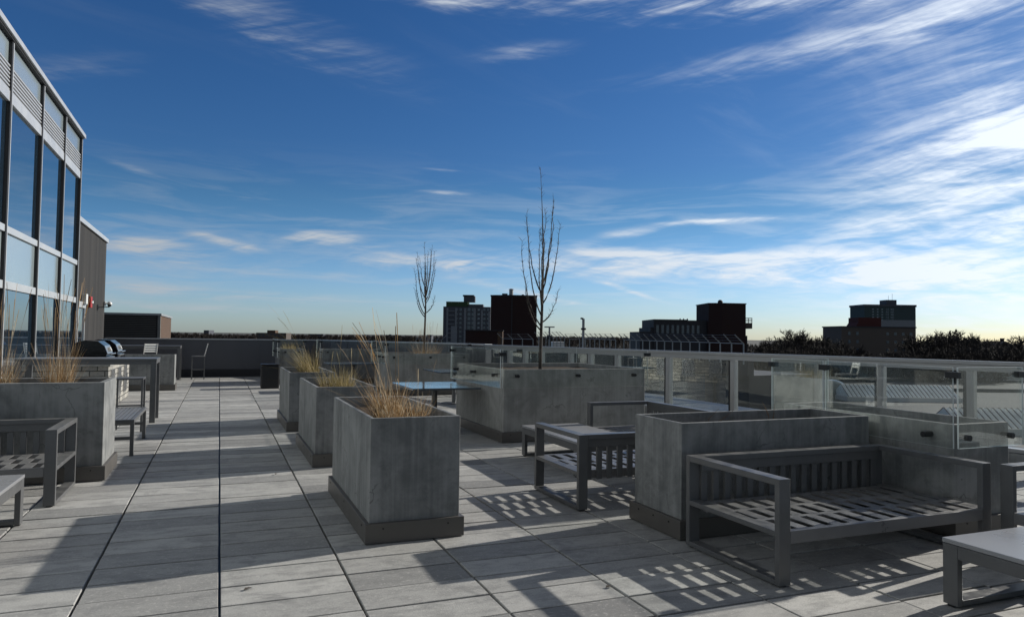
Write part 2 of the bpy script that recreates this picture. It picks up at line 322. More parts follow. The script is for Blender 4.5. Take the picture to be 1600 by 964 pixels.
# ---------------------------------------------------------------- mesh helpers
class MB:
    def __init__(s): s.v = []; s.f = []; s.mi = []; s.col = None
    def quad(s, a, b, c, d, mi=0):
        i = len(s.v); s.v += [tuple(a), tuple(b), tuple(c), tuple(d)]; s.f.append((i, i+1, i+2, i+3)); s.mi.append(mi)
    def box(s, x0, x1, y0, y1, z0, z1, mi=0, T=None):
        P = [(x0, y0, z0), (x1, y0, z0), (x1, y1, z0), (x0, y1, z0), (x0, y0, z1), (x1, y0, z1), (x1, y1, z1), (x0, y1, z1)]
        if T is not None: P = [tuple(T @ Vector(p)) for p in P]
        i = len(s.v); s.v += P
        for q in ((0, 3, 2, 1), (4, 5, 6, 7), (0, 1, 5, 4), (1, 2, 6, 5), (2, 3, 7, 6), (3, 0, 4, 7)):
            s.f.append(tuple(i+k for k in q)); s.mi.append(mi)
        return s
    def bar(s, a, b, w_, d_, up=(0, 0, 1), mi=0):
        a, b = Vector(a), Vector(b); z = (b-a); L = z.length; z.normalize(); u = Vector(up)
        if abs(z.dot(u)) > .98: u = Vector((0, 1, 0))
        x = u.cross(z).normalized(); y = z.cross(x)
        T = Matrix.Translation(a) @ Matrix((x, y, z)).transposed().to_4x4()
        return s.box(-w_/2, w_/2, -d_/2, d_/2, 0, L, mi, T)
    def tube(s, pts, rad, n=8, cap=True, mi=0):
        pts = [Vector(p) for p in pts]; rings = []
        for k, p in enumerate(pts):
            t = (pts[min(k+1, len(pts)-1)] - pts[max(k-1, 0)]).normalized()
            u = Vector((0, 0, 1)) if abs(t.z) < .9 else Vector((1, 0, 0))
            x = t.cross(u).normalized(); y = t.cross(x)
            r = rad[k] if isinstance(rad, (list, tuple)) else rad
            i = len(s.v); rings.append(i)
            for q in range(n):
                a = 2*math.pi*q/n; s.v.append(tuple(p + x*(r*math.cos(a)) + y*(r*math.sin(a))))
        for k in range(len(rings)-1):
            for q in range(n):
                s.f.append((rings[k]+q, rings[k]+(q+1) % n, rings[k+1]+(q+1) % n, rings[k+1]+q)); s.mi.append(mi)
        if cap:
            s.f.append(tuple(rings[0]+q for q in range(n))[::-1]); s.mi.append(mi)
            s.f.append(tuple(rings[-1]+q for q in range(n))); s.mi.append(mi)
        return s
    def cyl(s, c, r, h, n=24, mi=0, r2=None):
        c = Vector(c); return s.tube([c, c+Vector((0, 0, h))], [r, r2 if r2 is not None else r], n, True, mi)
    def prism(s, poly, axis, a, b, mi=0):
        """extrude a 2D polygon along axis ('x','y','z')"""
        def P(u, v, t): return {'x': (t, u, v), 'y': (u, t, v), 'z': (u, v, t)}[axis]
        i = len(s.v); n = len(poly)
        s.v += [P(u, v, a) for u, v in poly] + [P(u, v, b) for u, v in poly]
        s.f.append(tuple(range(i, i+n))); s.mi.append(mi); s.f.append(tuple(range(i+2*n-1, i+n-1, -1))); s.mi.append(mi)
        for k in range(n): s.f.append((i+k, i+(k+1) % n, i+n+(k+1) % n, i+n+k)[::-1]); s.mi.append(mi)
        return s
    def build(s, name, mats, parent=None, bevel=0, smooth=False, loc=None):
        me = bpy.data.meshes.new(name); me.from_pydata(s.v, [], s.f); me.update()
        if not isinstance(mats, (list, tuple)): mats = [mats]
        for m_ in mats: me.materials.append(M[m_] if isinstance(m_, str) else m_)
        for p_, k in zip(me.polygons, s.mi): p_.material_index = k; p_.use_smooth = smooth
        bm = bmesh.new(); bm.from_mesh(me); bmesh.ops.recalc_face_normals(bm, faces=bm.faces); bm.to_mesh(me); bm.free()
        o = bpy.data.objects.new(name, me); C.objects.link(o)
        if parent: o.parent = parent
        if loc: o.location = loc
        if bevel:
            b = o.modifiers.new('bevel', 'BEVEL'); b.width = bevel; b.segments = 2; b.limit_method = 'ANGLE'; b.angle_limit = math.radians(40)
        return o

def tag(o, label=None, cat=None, group=None, kind=None):
    if label: o['label'] = label
    if cat: o['category'] = cat
    if group: o['group'] = group
    if kind: o['kind'] = kind
    return o
def thing(name, label, cat, loc=(0, 0, 0), rz=0.0, group=None):
    o = bpy.data.objects.new(name, None); C.objects.link(o); o.location = loc; o.rotation_euler = (0, 0, rz); o.empty_display_size = .2
    return tag(o, label, cat, group)
def kids(o): return [c for c in bpy.data.objects if c.parent == o]
def dup(root, loc, rz=0.0, label=None, group=None, scale=None):
    def cp(o, par):
        c = o.copy(); C.objects.link(c)
        if par: c.parent = par
        for k in kids_of.get(o.name, []): cp(k, c)
        return c
    kids_of = {}
    for q in list(bpy.data.objects):
        if q.parent: kids_of.setdefault(q.parent.name, []).append(q)
    r = cp(root, None); r.location = loc; r.rotation_euler = (0, 0, rz)
    if label: r['label'] = label
    if group: r['group'] = group
    if scale: r.scale = scale
    return r

# ================================================================ SETTING
# deck: pavers as real slabs with open joints
PW, PR, PX0, PY0 = .7634, .3215, .040, 3.19
def rail_x(y):                                  # inside face of the east guard
    return 7.96 - .225*(y-13.7)
mb = MB(); tones = []
rnd = random.Random(3)
for i in range(-5, 16):
    x0 = PX0 + i*PW; ph = rnd.uniform(-.014, .014)
    gap = .008
    for j in range(-12, 76):
        y0 = PY0 + j*PR + ph; y1 = y0 + PR
        if y0 > 27.0 or x0 < -3.6 - PW: continue
        if x0 > rail_x(y0)+.8: continue
        dz = rnd.uniform(-.0022, .0022); tx = rnd.uniform(-.0016, .0016); ty = rnd.uniform(-.0016, .0016); jx = rnd.uniform(-.0012, .0012)
        a, b, c_, d_ = x0+gap+jx, x0+PW-gap+jx, y0+.0080, y1-.0080
        e = .003
        z = [dz-tx-ty, dz+tx-ty, dz+tx+ty, dz-tx+ty]
        base = len(mb.v)
        mb.v += [(a, c_, -.05), (b, c_, -.05), (b, d_, -.05), (a, d_, -.05)]
        mb.v += [(a, c_, z[0]-e), (b, c_, z[1]-e), (b, d_, z[2]-e), (a, d_, z[3]-e)]
        mb.v += [(a+e, c_+e, z[0]), (b-e, c_+e, z[1]), (b-e, d_-e, z[2]), (a+e, d_-e, z[3])]
        for lo in (0, 4):
            for q in range(4):
                mb.f.append((base+lo+q, base+lo+(q+1) % 4, base+lo+4+(q+1) % 4, base+lo+4+q)); mb.mi.append(0)
        mb.f.append((base+8, base+9, base+10, base+11)); mb.mi.append(0)
        tones += [min(1, max(0, rnd.gauss(.5, .27)))]*9
deck = mb.build('paver_deck', 'paver')
vc = deck.data.color_attributes.new('tone', 'FLOAT_COLOR', 'CORNER')
for p_, tn in zip(deck.data.polygons, tones):
    for li in p_.loop_indices: vc.data[li].color = (tn, tn, tn, 1)
tag(deck, 'grey concrete paver deck of the roof terrace', kind='structure')
mb = MB(); mb.box(-3.9, 11.5, -1.2, 27.6, -.45, -.052); tag(mb.build('roof_slab', 'black'), 'dark roof slab under the pavers', kind='structure')

# town ground, mall roof, car park
mb = MB(); mb.box(-3000, 4000, -600, 9000, -15.2, -14.2); tag(mb.build('ground', 'ground'), 'town ground far below', kind='structure')

# parapet (back wall), with cap and darker base strip
wall = thing('parapet_wall', 'long low dark grey metal parapet wall at the far end of the terrace', 'wall', (0, 26.95, 0))
P0, P1, P2 = (-3.5, 27.0), (3.4, 26.95), (6.86, 18.85)
def wallseg(mb, p, q, t0, t1, z0, z1):
    p, q = Vector((*p, 0)), Vector((*q, 0)); d = (q-p).normalized(); n = Vector((-d.y, d.x, 0))
    T = Matrix.Translation(p) @ Matrix((d, n, Vector((0, 0, 1)))).transposed().to_4x4()
    mb.box(0, (q-p).length, t0, t1, z0, z1, 0, T)
off = (0, -26.95, 0)
m1, m2, m3 = MB(), MB(), MB()
for p, q in ((P0, P1), (P1, P2)):
    wallseg(m1, p, q, 0, .22, 0, 1.27)
    wallseg(m2, p, q, -.03, .25, 1.272, 1.31)
    wallseg(m3, p, q, -.035, -.002, 0.003, .26)
    L = (Vector(q)-Vector(p)).length; d = (Vector(q)-Vector(p))/L; k = .6
    while k < L:                                               # standing ribs of the metal panels
        a_ = Vector(p)+d*k; b_ = a_+d*.03; wallseg(m1, a_, b_, -.012, 0.0, .262, 1.27); k += .6
m1.build('panel', 'grey_wall', wall, loc=off); m2.build('cap', 'wall_cap', wall, .004, loc=off); m3.build('base_strip', 'dark_bldg', wall, loc=off)

# east guard rail: angled aluminium rail with wide posts and clear infill
ra = Vector((6.86, 18.85, 0)); rb = Vector((10.9, .9, 0)); rd = (rb-ra).normalized(); rn = Vector((-rd.y, rd.x, 0))
guard = thing('guard_rail', 'long aluminium guard rail with glass infill along the right roof edge', 'railing', tuple(ra), math.atan2(rd.y, rd.x))
L = (rb-ra).length
MB().box(0, L, -.06, .10, 1.25, 1.30).box(0, L, -.015, .05, 1.16, 1.25).build('top_rail', 'rail', guard, .004)
MB().box(0, L, -.03, .12, .12, .17).build('bottom_rail', 'rail', guard, .004)
MB().box(0, L, -.08, .22, -.05, .117).build('kerb', 'concrete_light', guard)
def s_at(px_):                       # place along the guard of a post seen at photo column px_
    d = FWD + RGT*((px_-800)/FPX); k = (d.x, d.y)
    # solve ra + rd*s = k*t
    det = rd.x*(-k[1]) + rd.y*k[0]; s_ = (-ra.x*(-k[1]) - ra.y*k[0])/det; return s_
posts = [s_at(x) for x in (795, 819, 845, 890, 921, 963, 1043, 1144, 1276, 1374, 1514, 1700)] + [13.6, 14.9, 16.3]
for s_ in posts:
    if s_ > L: continue
    p = MB().box(s_-.045, s_+.045, .0, .115, .171, 1.159).build('post', 'rail', guard, .004)
    MB().box(s_-.095, s_-.048, .02, .10, .175, 1.155).build('post_dark_side', 'dark_gap', p)  # unlit side of the post, put in as a near-black strip
for a, b in zip(sorted(posts)[:-1], sorted(posts)[1:]):
    MB().box(a+.05, b-.10, .050, .058, .175, 1.155).build('glass_panel', 'screen_glass', guard)

# ---------------------------------------------------------------- glass building on the left
bld = thing('glass_building', 'two storey curtain wall building with tinted glass at the left edge', 'building', (-3.5, 10, 0))
XF = -3.5; bo = (3.5, -10, 0)
ymul = [21.68-2.2*0, 19.55, 17.25, 14.85, 12.45, 10.05, 7.65, 5.25, 2.85, .45]
ytop = ymul[0]; ybot = ymul[-1]
MB().box(XF-8, XF-.16, ybot, ytop-.06, 0, 6.55).build('core', 'dark_bldg', bld, loc=bo)
tr = MB()
for z0, z1, pr_ in ((2.26, 2.40, .03), (3.24, 3.36, .03), (5.50, 5.68, .03), (0.0, .14, .03)):
    tr.box(XF-.10, XF+pr_, ybot, ytop, z0, z1)
tr.build('transom', 'alu_white', bld, .003, loc=bo)
MB().box(XF-.3, XF+.10, ybot, ytop+.08, 6.60, 6.70).build('roof_cap', 'alu_white', bld, .004, loc=bo)
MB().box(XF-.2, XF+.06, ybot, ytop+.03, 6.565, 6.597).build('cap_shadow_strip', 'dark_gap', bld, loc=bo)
for y in ymul:
    m_ = MB().box(XF-.10, XF+.045, y-.035, y, 0.0, 6.56).build('mullion', 'alu_white', bld, .003, loc=bo)
    MB().box(XF-.10, XF+.04, y-.115, y-.037, .143, 6.56).build('mullion_gasket', 'dark_gap', m_)
for a, b in zip(ymul[1:], ymul[:-1]):
    y0, y1 = a+.003, b-.118
    MB().box(XF-.06, XF-.02, y0, y1, .145, 2.257).build('lower_window', 'facade_glass', bld, loc=bo)
    MB().box(XF-.06, XF-.015, y0, y1, 2.403, 3.237).build('spandrel_panel', 'spandrel', bld, loc=bo)
    MB().box(XF-.06, XF-.02, y0, y1, 3.363, 5.497).build('upper_window', 'facade_glass', bld, loc=bo)
    MB().box(XF-.06, XF-.015, y0, y1, 6.18, 6.56).build('top_panel', 'spandrel', bld, loc=bo)
    lv = MB()
    for k in range(7):
        z = 5.69+k*.068
        lv.box(XF-.07, XF+.02, y0, y1, z, z+.030)
    lv.build('louvre', 'alu_white', bld, loc=bo)
    MB().box(XF-.12, XF-.075, y0, y1, 5.683, 6.175).build('louvre_back', 'dark_gap', bld, loc=bo)

cw = thing('clad_wall', 'tall wall of dark vertical wood boards beyond the glass building', 'wall', (-3.5, 24.3, 0))
co = (3.5, -24.3, 0)
MB().box(-9, -3.52, 21.72, 26.95, 0, 4.42).build('wood_boards', 'dark_planks', cw, loc=co)
MB().box(-9, -3.46, 21.72, 27.0, 4.423, 4.55).build('metal_coping', 'alu_white', cw, .004, loc=co)
dr = MB().box(-3.517, -3.49, 21.95, 22.85, 0.02, 2.14).build('door', 'facade_glass', cw, loc=co)
MB().box(-3.517, -3.45, 21.87, 22.95, 2.16, 2.32).build('door_head', 'alu_white', cw, loc=co)
for y in (21.90, 22.90): MB().box(-3.517, -3.46, y-.03, y+.03, 0, 2.157).build('door_frame', 'alu_white', cw, loc=co)
# devices on the wall
t = thing('wall_light', 'small white box light on the dark boards above the door', 'light', (-3.5, 22.65, 2.38))
MB().box(0, .12, -.13, .13, -.11, .16).build('housing', 'white_metal', t, .006); MB().box(.01, .11, -.12, .12, -.135, -.113).build('lens', 'far_glass_pale', t)
t = thing('fire_alarm', 'small red fire alarm strobe on the dark boards', 'alarm', (-3.5, 23.75, 2.36))
MB().box(0, .07, -.14, .14, -.16, .16).build('housing', 'red', t, .006); MB().cyl((.07, 0, -.03), .05, .06, 12).build('strobe', 'white_metal', t)
t = thing('wall_hook', 'small black bracket on the dark boards beside the camera', 'bracket', (-3.5, 25.4, 2.26))
MB().box(0, .02, -.05, .05, -.08, .08).build('plate', 'black', t); MB().bar((0.02, 0, 0), (.30, .12, .02), .03, .03).build('arm', 'black', t)
t = thing('security_camera', 'white dome security camera on the corner of the dark boards', 'camera', (-3.48, 26.75, 2.42))
MB().box(-.02, .02, -.07, .07, -.07, .07).build('mount', 'white_metal', t); MB().bar((0, 0, 0), (.12, 0, .02), .04, .04).build('arm', 'white_metal', t)
hd = MB().tube([(.13, 0, .07), (.13, 0, .04), (.13, 0, -.02), (.13, 0, -.03)], [.02, .065, .08, .07], 16).build('head', 'white_metal', t, smooth=True)
MB().tube([(.13, 0, -.032), (.13, 0, -.06), (.13, 0, -.09), (.13, 0, -.10)], [.062, .06, .04, .01], 16).build('dome', 'black_gloss', hd, smooth=True)

# brick penthouse behind the parapet
t = thing('brick_penthouse', 'low charcoal brick roof room with a sunlit brown end, behind the parapet', 'building', (-3.6, 36, 0))
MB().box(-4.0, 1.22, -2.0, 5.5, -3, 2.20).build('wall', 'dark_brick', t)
MB().box(1.223, 1.25, -1.9, 5.5, -3, 2.20).build('brown_wall', 'brown_brick_lit', t)  # sun on this end wall put into the colour as paler brown brick
MB().box(1.16, 1.27, -2.03, -1.90, -3, 2.20).build('corner_trim', 'concrete_light', t)
MB().box(-4.1, 1.30, -2.08, 5.6, 2.203, 2.29).build('coping', 'wall_cap', t)
for k in range(22): pass
lm = MB()
for k in range(16): lm.box(-4.0, 1.10, -2.02, -2.002, 1.0+k*.075, 1.0+k*.075+.035)
lm.build('brick_course', 'skirt', t)

# ================================================================ PLANTERS
def planter(x0, x1, y0, y1, h, label, soil_drop=.10, mat_='concrete', wall_t=.035, group='concrete planters on the terrace'):
    cx, cy = (x0+x1)/2, (y0+y1)/2
    t = thing('concrete_planter', label, 'planter', (cx, cy, 0), 0, group)
    a, b = (x1-x0)/2, (y1-y0)/2
    # open box with an inner lip
    mb = MB(); z0 = .05
    mb.box(-a, a, -b, -b+wall_t, z0, h).box(-a, a, b-wall_t, b, z0, h).box(-a, -a+wall_t, -b+wall_t, b-wall_t, z0, h).box(a-wall_t, a, -b+wall_t, b-wall_t, z0, h)
    # welded as one clean shell
    mb = MB(); o = [(-a, -b), (a, -b), (a, b), (-a, b)]; i_ = [(-a+wall_t, -b+wall_t), (a-wall_t, -b+wall_t), (a-wall_t, b-wall_t), (-a+wall_t, b-wall_t)]
    mb.v = [(x, y, z0) for x, y in o] + [(x, y, h) for x, y in o] + [(x, y, h) for x, y in i_] + [(x, y, h-soil_drop-.25) for x, y in i_]
    for q in range(4):
        r = (q+1) % 4
        for k in (0, 4, 8): mb.f.append((k+q, k+r, k+4+r, k+4+q)); mb.mi.append(0)
    mb.build('tub', mat_, t, .006)
    # soil with a lumpy surface
    sm = MB(); nx, ny = 14, 14; zs = h-soil_drop; r_ = random.Random(int(cx*100+cy*7)); ax, by = a-wall_t+.001, b-wall_t+.001
    for j in range(ny+1):
        for i in range(nx+1): sm.v.append((-ax+2*ax*i/nx, -by+2*by*j/ny, zs+r_.uniform(-.012, .018)))
    for j in range(ny):
        for i in range(nx):
            k = j*(nx+1)+i; sm.f.append((k, k+1, k+nx+2, k+nx+1)); sm.mi.append(0)
    sm.build('soil', 'soil', t, smooth=True)
    # plinth skirt plates with screws
    e = .032
    sk = MB(); o2 = [(-a-e, -b-e), (a+e, -b-e), (a+e, b+e), (-a-e, b+e)]; i2 = [(-a+.002, -b+.002), (a-.002, -b+.002), (a-.002, b-.002), (-a+.002, b-.002)]
    sk.v = [(x, y, .008) for x, y in o2] + [(x, y, .155) for x, y in o2] + [(x, y, .155) for x, y in i2] + [(x, y, .09) for x, y in i2]
    for q in range(4):
        r = (q+1) % 4
        for k in (0, 4, 8): sk.f.append((k+q, k+r, k+4+r, k+4+q)); sk.mi.append(0)
    s_ = sk.build('skirt', 'skirt', t, .003)
    for (ux, uy, ax_) in [(-a+.10, -b-e, 1), (a-.10, -b-e, 1), (-a-e, -b+.12, 0), (-a-e, b-.12, 0), (-a-e, 0, 0)]:
        if ax_: MB().tube([(ux, uy-.004, .115), (ux, uy+.004, .115)], .007, 10).build('screw', 'screw', s_)
        else: MB().tube([(ux-.004, uy, .115), (ux+.004, uy, .115)], .007, 10).build('screw', 'screw', s_)
    return t
planter(1.07, 1.775, 5.43, 7.33, .932, 'grey concrete planter of dry grass, nearest of the row of three beside the walkway')
planter(1.068, 1.775, 8.70, 10.60, .932, 'grey concrete planter of short dry grass, middle of the row of three beside the walkway')
planter(1.045, 1.75, 11.93, 13.85, .932, 'grey concrete planter with left leaning grass, farthest of the row of three beside the walkway')
planter(3.36, 5.335, 4.74, 5.42, .90, 'cracked concrete planter with only a few dry stems, behind the large slatted sofa', .17)
planter(5.475, 6.13, 4.05, 5.93, .90, 'glass screened concrete planter at the right end of the large sofa', .2)
planter(3.87, 6.27, 9.83, 12.1, 1.066, 'large glass screened concrete planter holding the taller bare tree', .08, 'concrete_light')
planter(3.95, 6.10, 18.05, 19.75, 1.066, 'large glass screened concrete planter holding the smaller bare tree', .08, 'concrete_light')
planter(-3.05, -1.10, 8.63, 9.55, 1.02, 'wide concrete planter with a sunlit end, behind the sofa at the left edge', .10, 'concrete', .06)
planter(-3.05, -1.075, 21.0, 21.7, .932, 'concrete planter with bright sunlit end, near the far parapet wall')
planter(1.70, 2.40, 22.72, 24.6, 1.066, 'far glass screened planter behind the black waste bin')
planter(2.95, 4.55, 22.75, 23.5, 1.066, 'far glass screened planter behind the farthest cafe table')

# ---------------------------------------------------------------- glass screens round planters
def screen(label, cx, cy, panels, z0, z1, offs, clamps, gname='clear glass screens around planters'):
    """panels: list of ((xa,ya),(xb,yb)) lines; offs: standoffs ((x,y,z),(dx,dy)) pointing to the planter; clamps: (x,y,z,dirx,diry)"""
    t = thing('glass_screen', label, 'screen', (cx, cy, 0), 0, gname)
    for (xa, ya), (xb, yb) in panels:
        mb = MB(); th_ = .0075; d = Vector((xb-xa, yb-ya, 0)); Ln = d.length; d.normalize(); n = Vector((-d.y, d.x, 0))
        A = Vector((xa-cx, ya-cy, 0)); T = Matrix.Translation(A) @ Matrix((d, n, Vector((0, 0, 1)))).transposed().to_4x4()
        P = [T @ Vector(p) for p in ((0, -th_, z0), (Ln, -th_, z0), (Ln, th_, z0), (0, th_, z0), (0, -th_, z1), (Ln, -th_, z1), (Ln, th_, z1), (0, th_, z1))]
        mb.v = [tuple(p) for p in P]
        for q, mi in (((0, 1, 5, 4), 0), ((2, 3, 7, 6), 0), ((0, 3, 2, 1), 1), ((4, 5, 6, 7), 1), ((1, 2, 6, 5), 1), ((3, 0, 4, 7), 1)):
            mb.f.append(q); mb.mi.append(mi)
        mb.build('glass_panel', ['screen_glass', 'glass_edge'], t)
    for (x, y, z), (ex, ey) in offs:
        a = Vector((x-cx, y-cy, z)); b = a+Vector((ex, ey, 0))
        MB().tube([a-Vector((ex, ey, 0)).normalized()*.012, b], .024, 14).build('standoff', 'black', t)
    for x, y, z, ux, uy in clamps:
        a = Vector((x-cx, y-cy, z)); u = Vector((ux, uy, 0)); n = Vector((-uy, ux, 0))
        T = Matrix.Translation(a) @ Matrix((u, n, Vector((0, 0, 1)))).transposed().to_4x4()
        MB().box(-.055, .055, -.02, .02, -.025, .025, 0, T).build('clamp', 'black', t, .003)
    return t
# right planter
gx, gy = 5.39, 3.97
screen('clear glass screen on black standoffs around the right hand planter by the sofa end', 5.8, 5.0,
       [((gx, 5.29), (gx, gy+.02)), ((gx, 6.01), (gx, 5.315)), ((gx+.025, gy), (6.19, gy)), ((gx+.02, 6.03), (6.19, 6.03))], .72, 1.36,
       [((gx, 4.25, .80), (.083, 0)), ((gx, 5.0, .80), (.083, 0)), ((gx, 5.72, .80), (.083, 0)), ((5.54, gy, .80), (0, .078)), ((6.05, gy, .80), (0, .078)), ((5.6, 6.03, .80), (0, -.098)), ((6.05, 6.03, .80), (0, -.098))],
       [(gx, 5.30, 1.30, 0, 1), (gx, gy+.02, 1.30, 0, 1), (gx+.03, 6.02, 1.30, 1, 0), (6.17, gy, 1.30, 1, 0)])
# planter with the taller tree
gx, gy = 3.79, 9.75
screen('clear glass screen on black standoffs around the planter with the taller tree', 5.0, 11.0,
       [((gx, gy+.02), (gx, 12.18)), ((gx+.025, gy), (6.27, gy)), ((gx+.02, 12.2), (6.27, 12.2))], .80, 1.36,
       [((gx, 10.1, .97), (.078, 0)), ((gx, 11.1, .97), (.078, 0)), ((gx, 12.0, .97), (.078, 0)), ((4.06, gy, .97), (0, .078)), ((5.06, gy, .97), (0, .078)), ((6.04, gy, .97), (0, .078)), ((4.06, 12.2, .97), (0, -.098)), ((6.04, 12.2, .97), (0, -.098))],
       [(gx+.02, gy, 1.29, 1, 0), (6.26, gy, 1.29, 1, 0), (gx+.03, 12.2, 1.29, 1, 0), (5.1, 12.2, 1.29, 1, 0)])
gx, gy = 3.87, 17.97
screen('clear glass screen on black standoffs around the planter with the smaller tree', 5.0, 18.9,
       [((gx, gy+.02), (gx, 19.8)), ((gx+.025, gy), (6.10, gy)), ((gx+.02, 19.84), (6.10, 19.84))], .80, 1.36,
       [((gx, 18.3, .97), (.078, 0)), ((gx, 18.9, .97), (.078, 0)), ((gx, 19.5, .97), (.078, 0)), ((4.1, gy, .97), (0, .078)), ((5.05, gy, .97), (0, .078)), ((5.95, gy, .97), (0, .078))],
       [(gx+.02, gy, 1.29, 1, 0), (6.09, gy, 1.29, 1, 0), (gx+.03, 19.84, 1.29, 1, 0)])
gx, gy = 1.62, 22.64
screen('clear glass screen around the far planter behind the black bin', 2.05, 23.6,
       [((gx, gy+.02), (gx, 24.66)), ((gx+.025, gy), (2.42, gy))], .80, 1.36,
       [((gx, 22.95, .97), (.078, 0)), ((gx, 23.6, .97), (.078, 0)), ((gx, 24.3, .97), (.078, 0)), ((1.85, gy, .97), (0, .078)), ((2.25, gy, .97), (0, .078))],
       [(gx+.02, gy, 1.29, 1, 0), (2.40, gy, 1.29, 1, 0), (gx, 24.65, 1.29, 0, 1)])
gx, gy = 2.87, 22.67
screen('clear glass screen around the far planter behind the farthest cafe table', 3.7, 23.1,
       [((gx, gy+.02), (gx, 23.56)), ((gx+.025, gy), (4.55, gy))], .80, 1.36,
       [((gx, 22.95, .97), (.078, 0)), ((gx, 23.35, .97), (.078, 0)), ((3.1, gy, .97), (0, .078)), ((4.4, gy, .97), (0, .078))],
       [(gx+.02, gy, 1.29, 1, 0), (4.54, gy, 1.29, 1, 0)])

# ================================================================ FURNITURE
def make_sofa(W_, label, rail_mats='frame'):
    """local frame: x 0..W, y 0 (front) .. .98 (back)"""
    D = .98; H_ = .68; t = thing('slatted_sofa', label, 'sofa', (0, 0, 0), 0, 'slatted metal sofa frames on the terrace')
    rw, rt = .092, .042
    for x in (0, W_-rw):
        mb = MB()
        mb.box(x, x+rw, 0, rt, .012, H_).box(x, x+rw, D-rt, D, .012, H_)          # legs
        mb.box(x, x+rw, rt, D-rt, H_-rt, H_).box(x, x+rw, rt, D-rt, .012, .012+rt*.8)   # arm and runner
        mb.box(x, x+rw, rt, D-rt, .315, .350)                                     # side seat rail
        arm = mb.build('arm_frame', 'frame', t, .003)
        for y in (.02, D-.06): MB().box(x+.02, x+rw-.02, y, y+.04, 0, .011).build('glide', 'black', arm)
    x0, x1 = rw+.001, W_-rw-.001
    st = MB(); st.box(x0, x1, .0, .045, .27, .350).box(x0, x1, D-.135, D-.09, .27, .347)
    ya, yb = .046, D-.136; Lr = (yb-ya)/3
    for r_ in (1, 2): st.box(x0, x1, ya+Lr*r_-.022, ya+Lr*r_+.022, .315, .3475)
    n = int(round((x1-x0)/.152)); p_ = (x1-x0)/n
    for r_ in range(3):
        off_ = (.5 if r_ == 1 else 0)*p_; y0_ = ya+Lr*r_+(.0225 if r_ else 0); y1_ = ya+Lr*(r_+1)-(.0225 if r_ < 2 else 0)
        xs = x0; g0 = x0+p_*.5-.032+off_-(p_ if r_ == 1 else 0)
        while g0 < x1:
            if g0 > xs+.004: st.box(xs, min(g0, x1), y0_, y1_, .343, .349)
            xs = max(xs, g0+.064); g0 += p_
        if xs < x1-.004: st.box(xs, x1, y0_, y1_, .343, .349)
    st.build('seat', 'seat', t, .0025)
    bk = MB(); bk.box(x0, x1, D-.09, D, H_-rt, H_).box(x0, x1, D-.075, D-.02, H_-.115, H_-rt-.001)
    n = int((x1-x0)/.109)
    for k in range(n+1):
        xc = x0+.03+(x1-x0-.06)*k/n
        bk.box(xc-.026, xc+.026, D-.062, D-.034, .272, H_-.116)
    bk.build('backrest', 'frame', t, .0025)
    return t
s1 = make_sofa(1.975, 'large slatted metal sofa frame in the right foreground, its back against the cracked planter')
s1.location = (3.30, 3.615, 0)
# faces north, seen from behind
dup(s1, (4.99, 6.78, 0), math.pi, 'slatted metal sofa frame seen from behind, left of the cracked planter')
# faces west, back to the guard rail
dup(s1, (4.62, 8.66, 0), -math.pi/2, 'slatted metal sofa frame facing left, half hidden behind the cracked planter')
dup(s1, (5.29, 3.56, 0), -math.pi/2, 'slatted metal sofa frame cut by the right edge of the photo')
dup(s1, (-3.285, 7.47, 0), 0, 'slatted metal sofa frame at the left edge, in front of the wide planter')

def make_table(label, W_=.82, L_=1.58):
    """low table, local x 0..W, y -L..0"""
    t = thing('low_table', label, 'table', (0, 0, 0), 0, 'low metal coffee tables'); h = .395
    MB().box(0, W_, -L_, 0, h-.026, h).build('tabletop', 'table_top', t, .003)
    for y in (-.095, -L_+.002):
        m_ = MB(); yy = y
        m_.box(.003, .045, yy, yy+.093, .012, h-.03).box(W_-.045, W_-.003, yy, yy+.093, .012, h-.03).box(.046, W_-.046, yy, yy+.093, .012, .045)
        lf = m_.build('leg_frame', 'frame', t, .003)
        for x in (.01, W_-.04): MB().box(x, x+.03, yy+.03, yy+.07, 0, .011).build('glide', 'black', lf)
    m_ = MB()
    for x in (.004, W_-.034): m_.box(x, x+.03, -L_+.096, -.096, h-.105, h-.03)
    m_.box(.04, W_-.04, -.06, -.03, h-.105, h-.03).box(.04, W_-.04, -L_+.03, -L_+.06, h-.105, h-.03)
    m_.build('apron', 'frame', t, .002)
    return t
t1 = make_table('low metal coffee table with a bright top at the bottom right corner'); t1.location = (4.045, 3.075, 0)
dup(t1, (3.70, 8.74, 0), 0, 'low metal coffee table between the two middle sofas, before the tall tree planter')
dup(t1, (-2.25, 6.93, 0), 0, 'low metal coffee table cut by the left edge of the photo')

# cafe tables: rectangular top on a round post with disc base
def make_cafe(label, W_=1.08, L_=1.45):
    t = thing('cafe_table', label, 'table', (0, 0, 0), 0, 'cafe tables on round posts')
    MB().box(-W_/2, W_/2, -L_/2, L_/2, .722, .752).build('tabletop', 'cafe_top', t, .006)
    MB().cyl((0, 0, .02), .045, .70, 20).build('post', 'frame', t, smooth=False)
    MB().cyl((0, 0, .0), .30, .018, 36, 0, .29).build('base', 'frame', t, .003)
    MB().box(-.3, .3, -.03, .03, .70, .721).box(-.03, .03, -.4, .4, .70, .7205).build('bracket', 'frame', t)
    return t
c1 = make_cafe('cafe table with a glossy sky reflecting top beside the taller tree planter'); c1.location = (3.24, 11.28, 0)
dup(c1, (4.98, 15.75, 0), 0, 'cafe table standing before the planter with the smaller tree')
dup(c1, (3.42, 20.0, 0), math.pi/2, 'farthest cafe table, in the shade before the far planter')

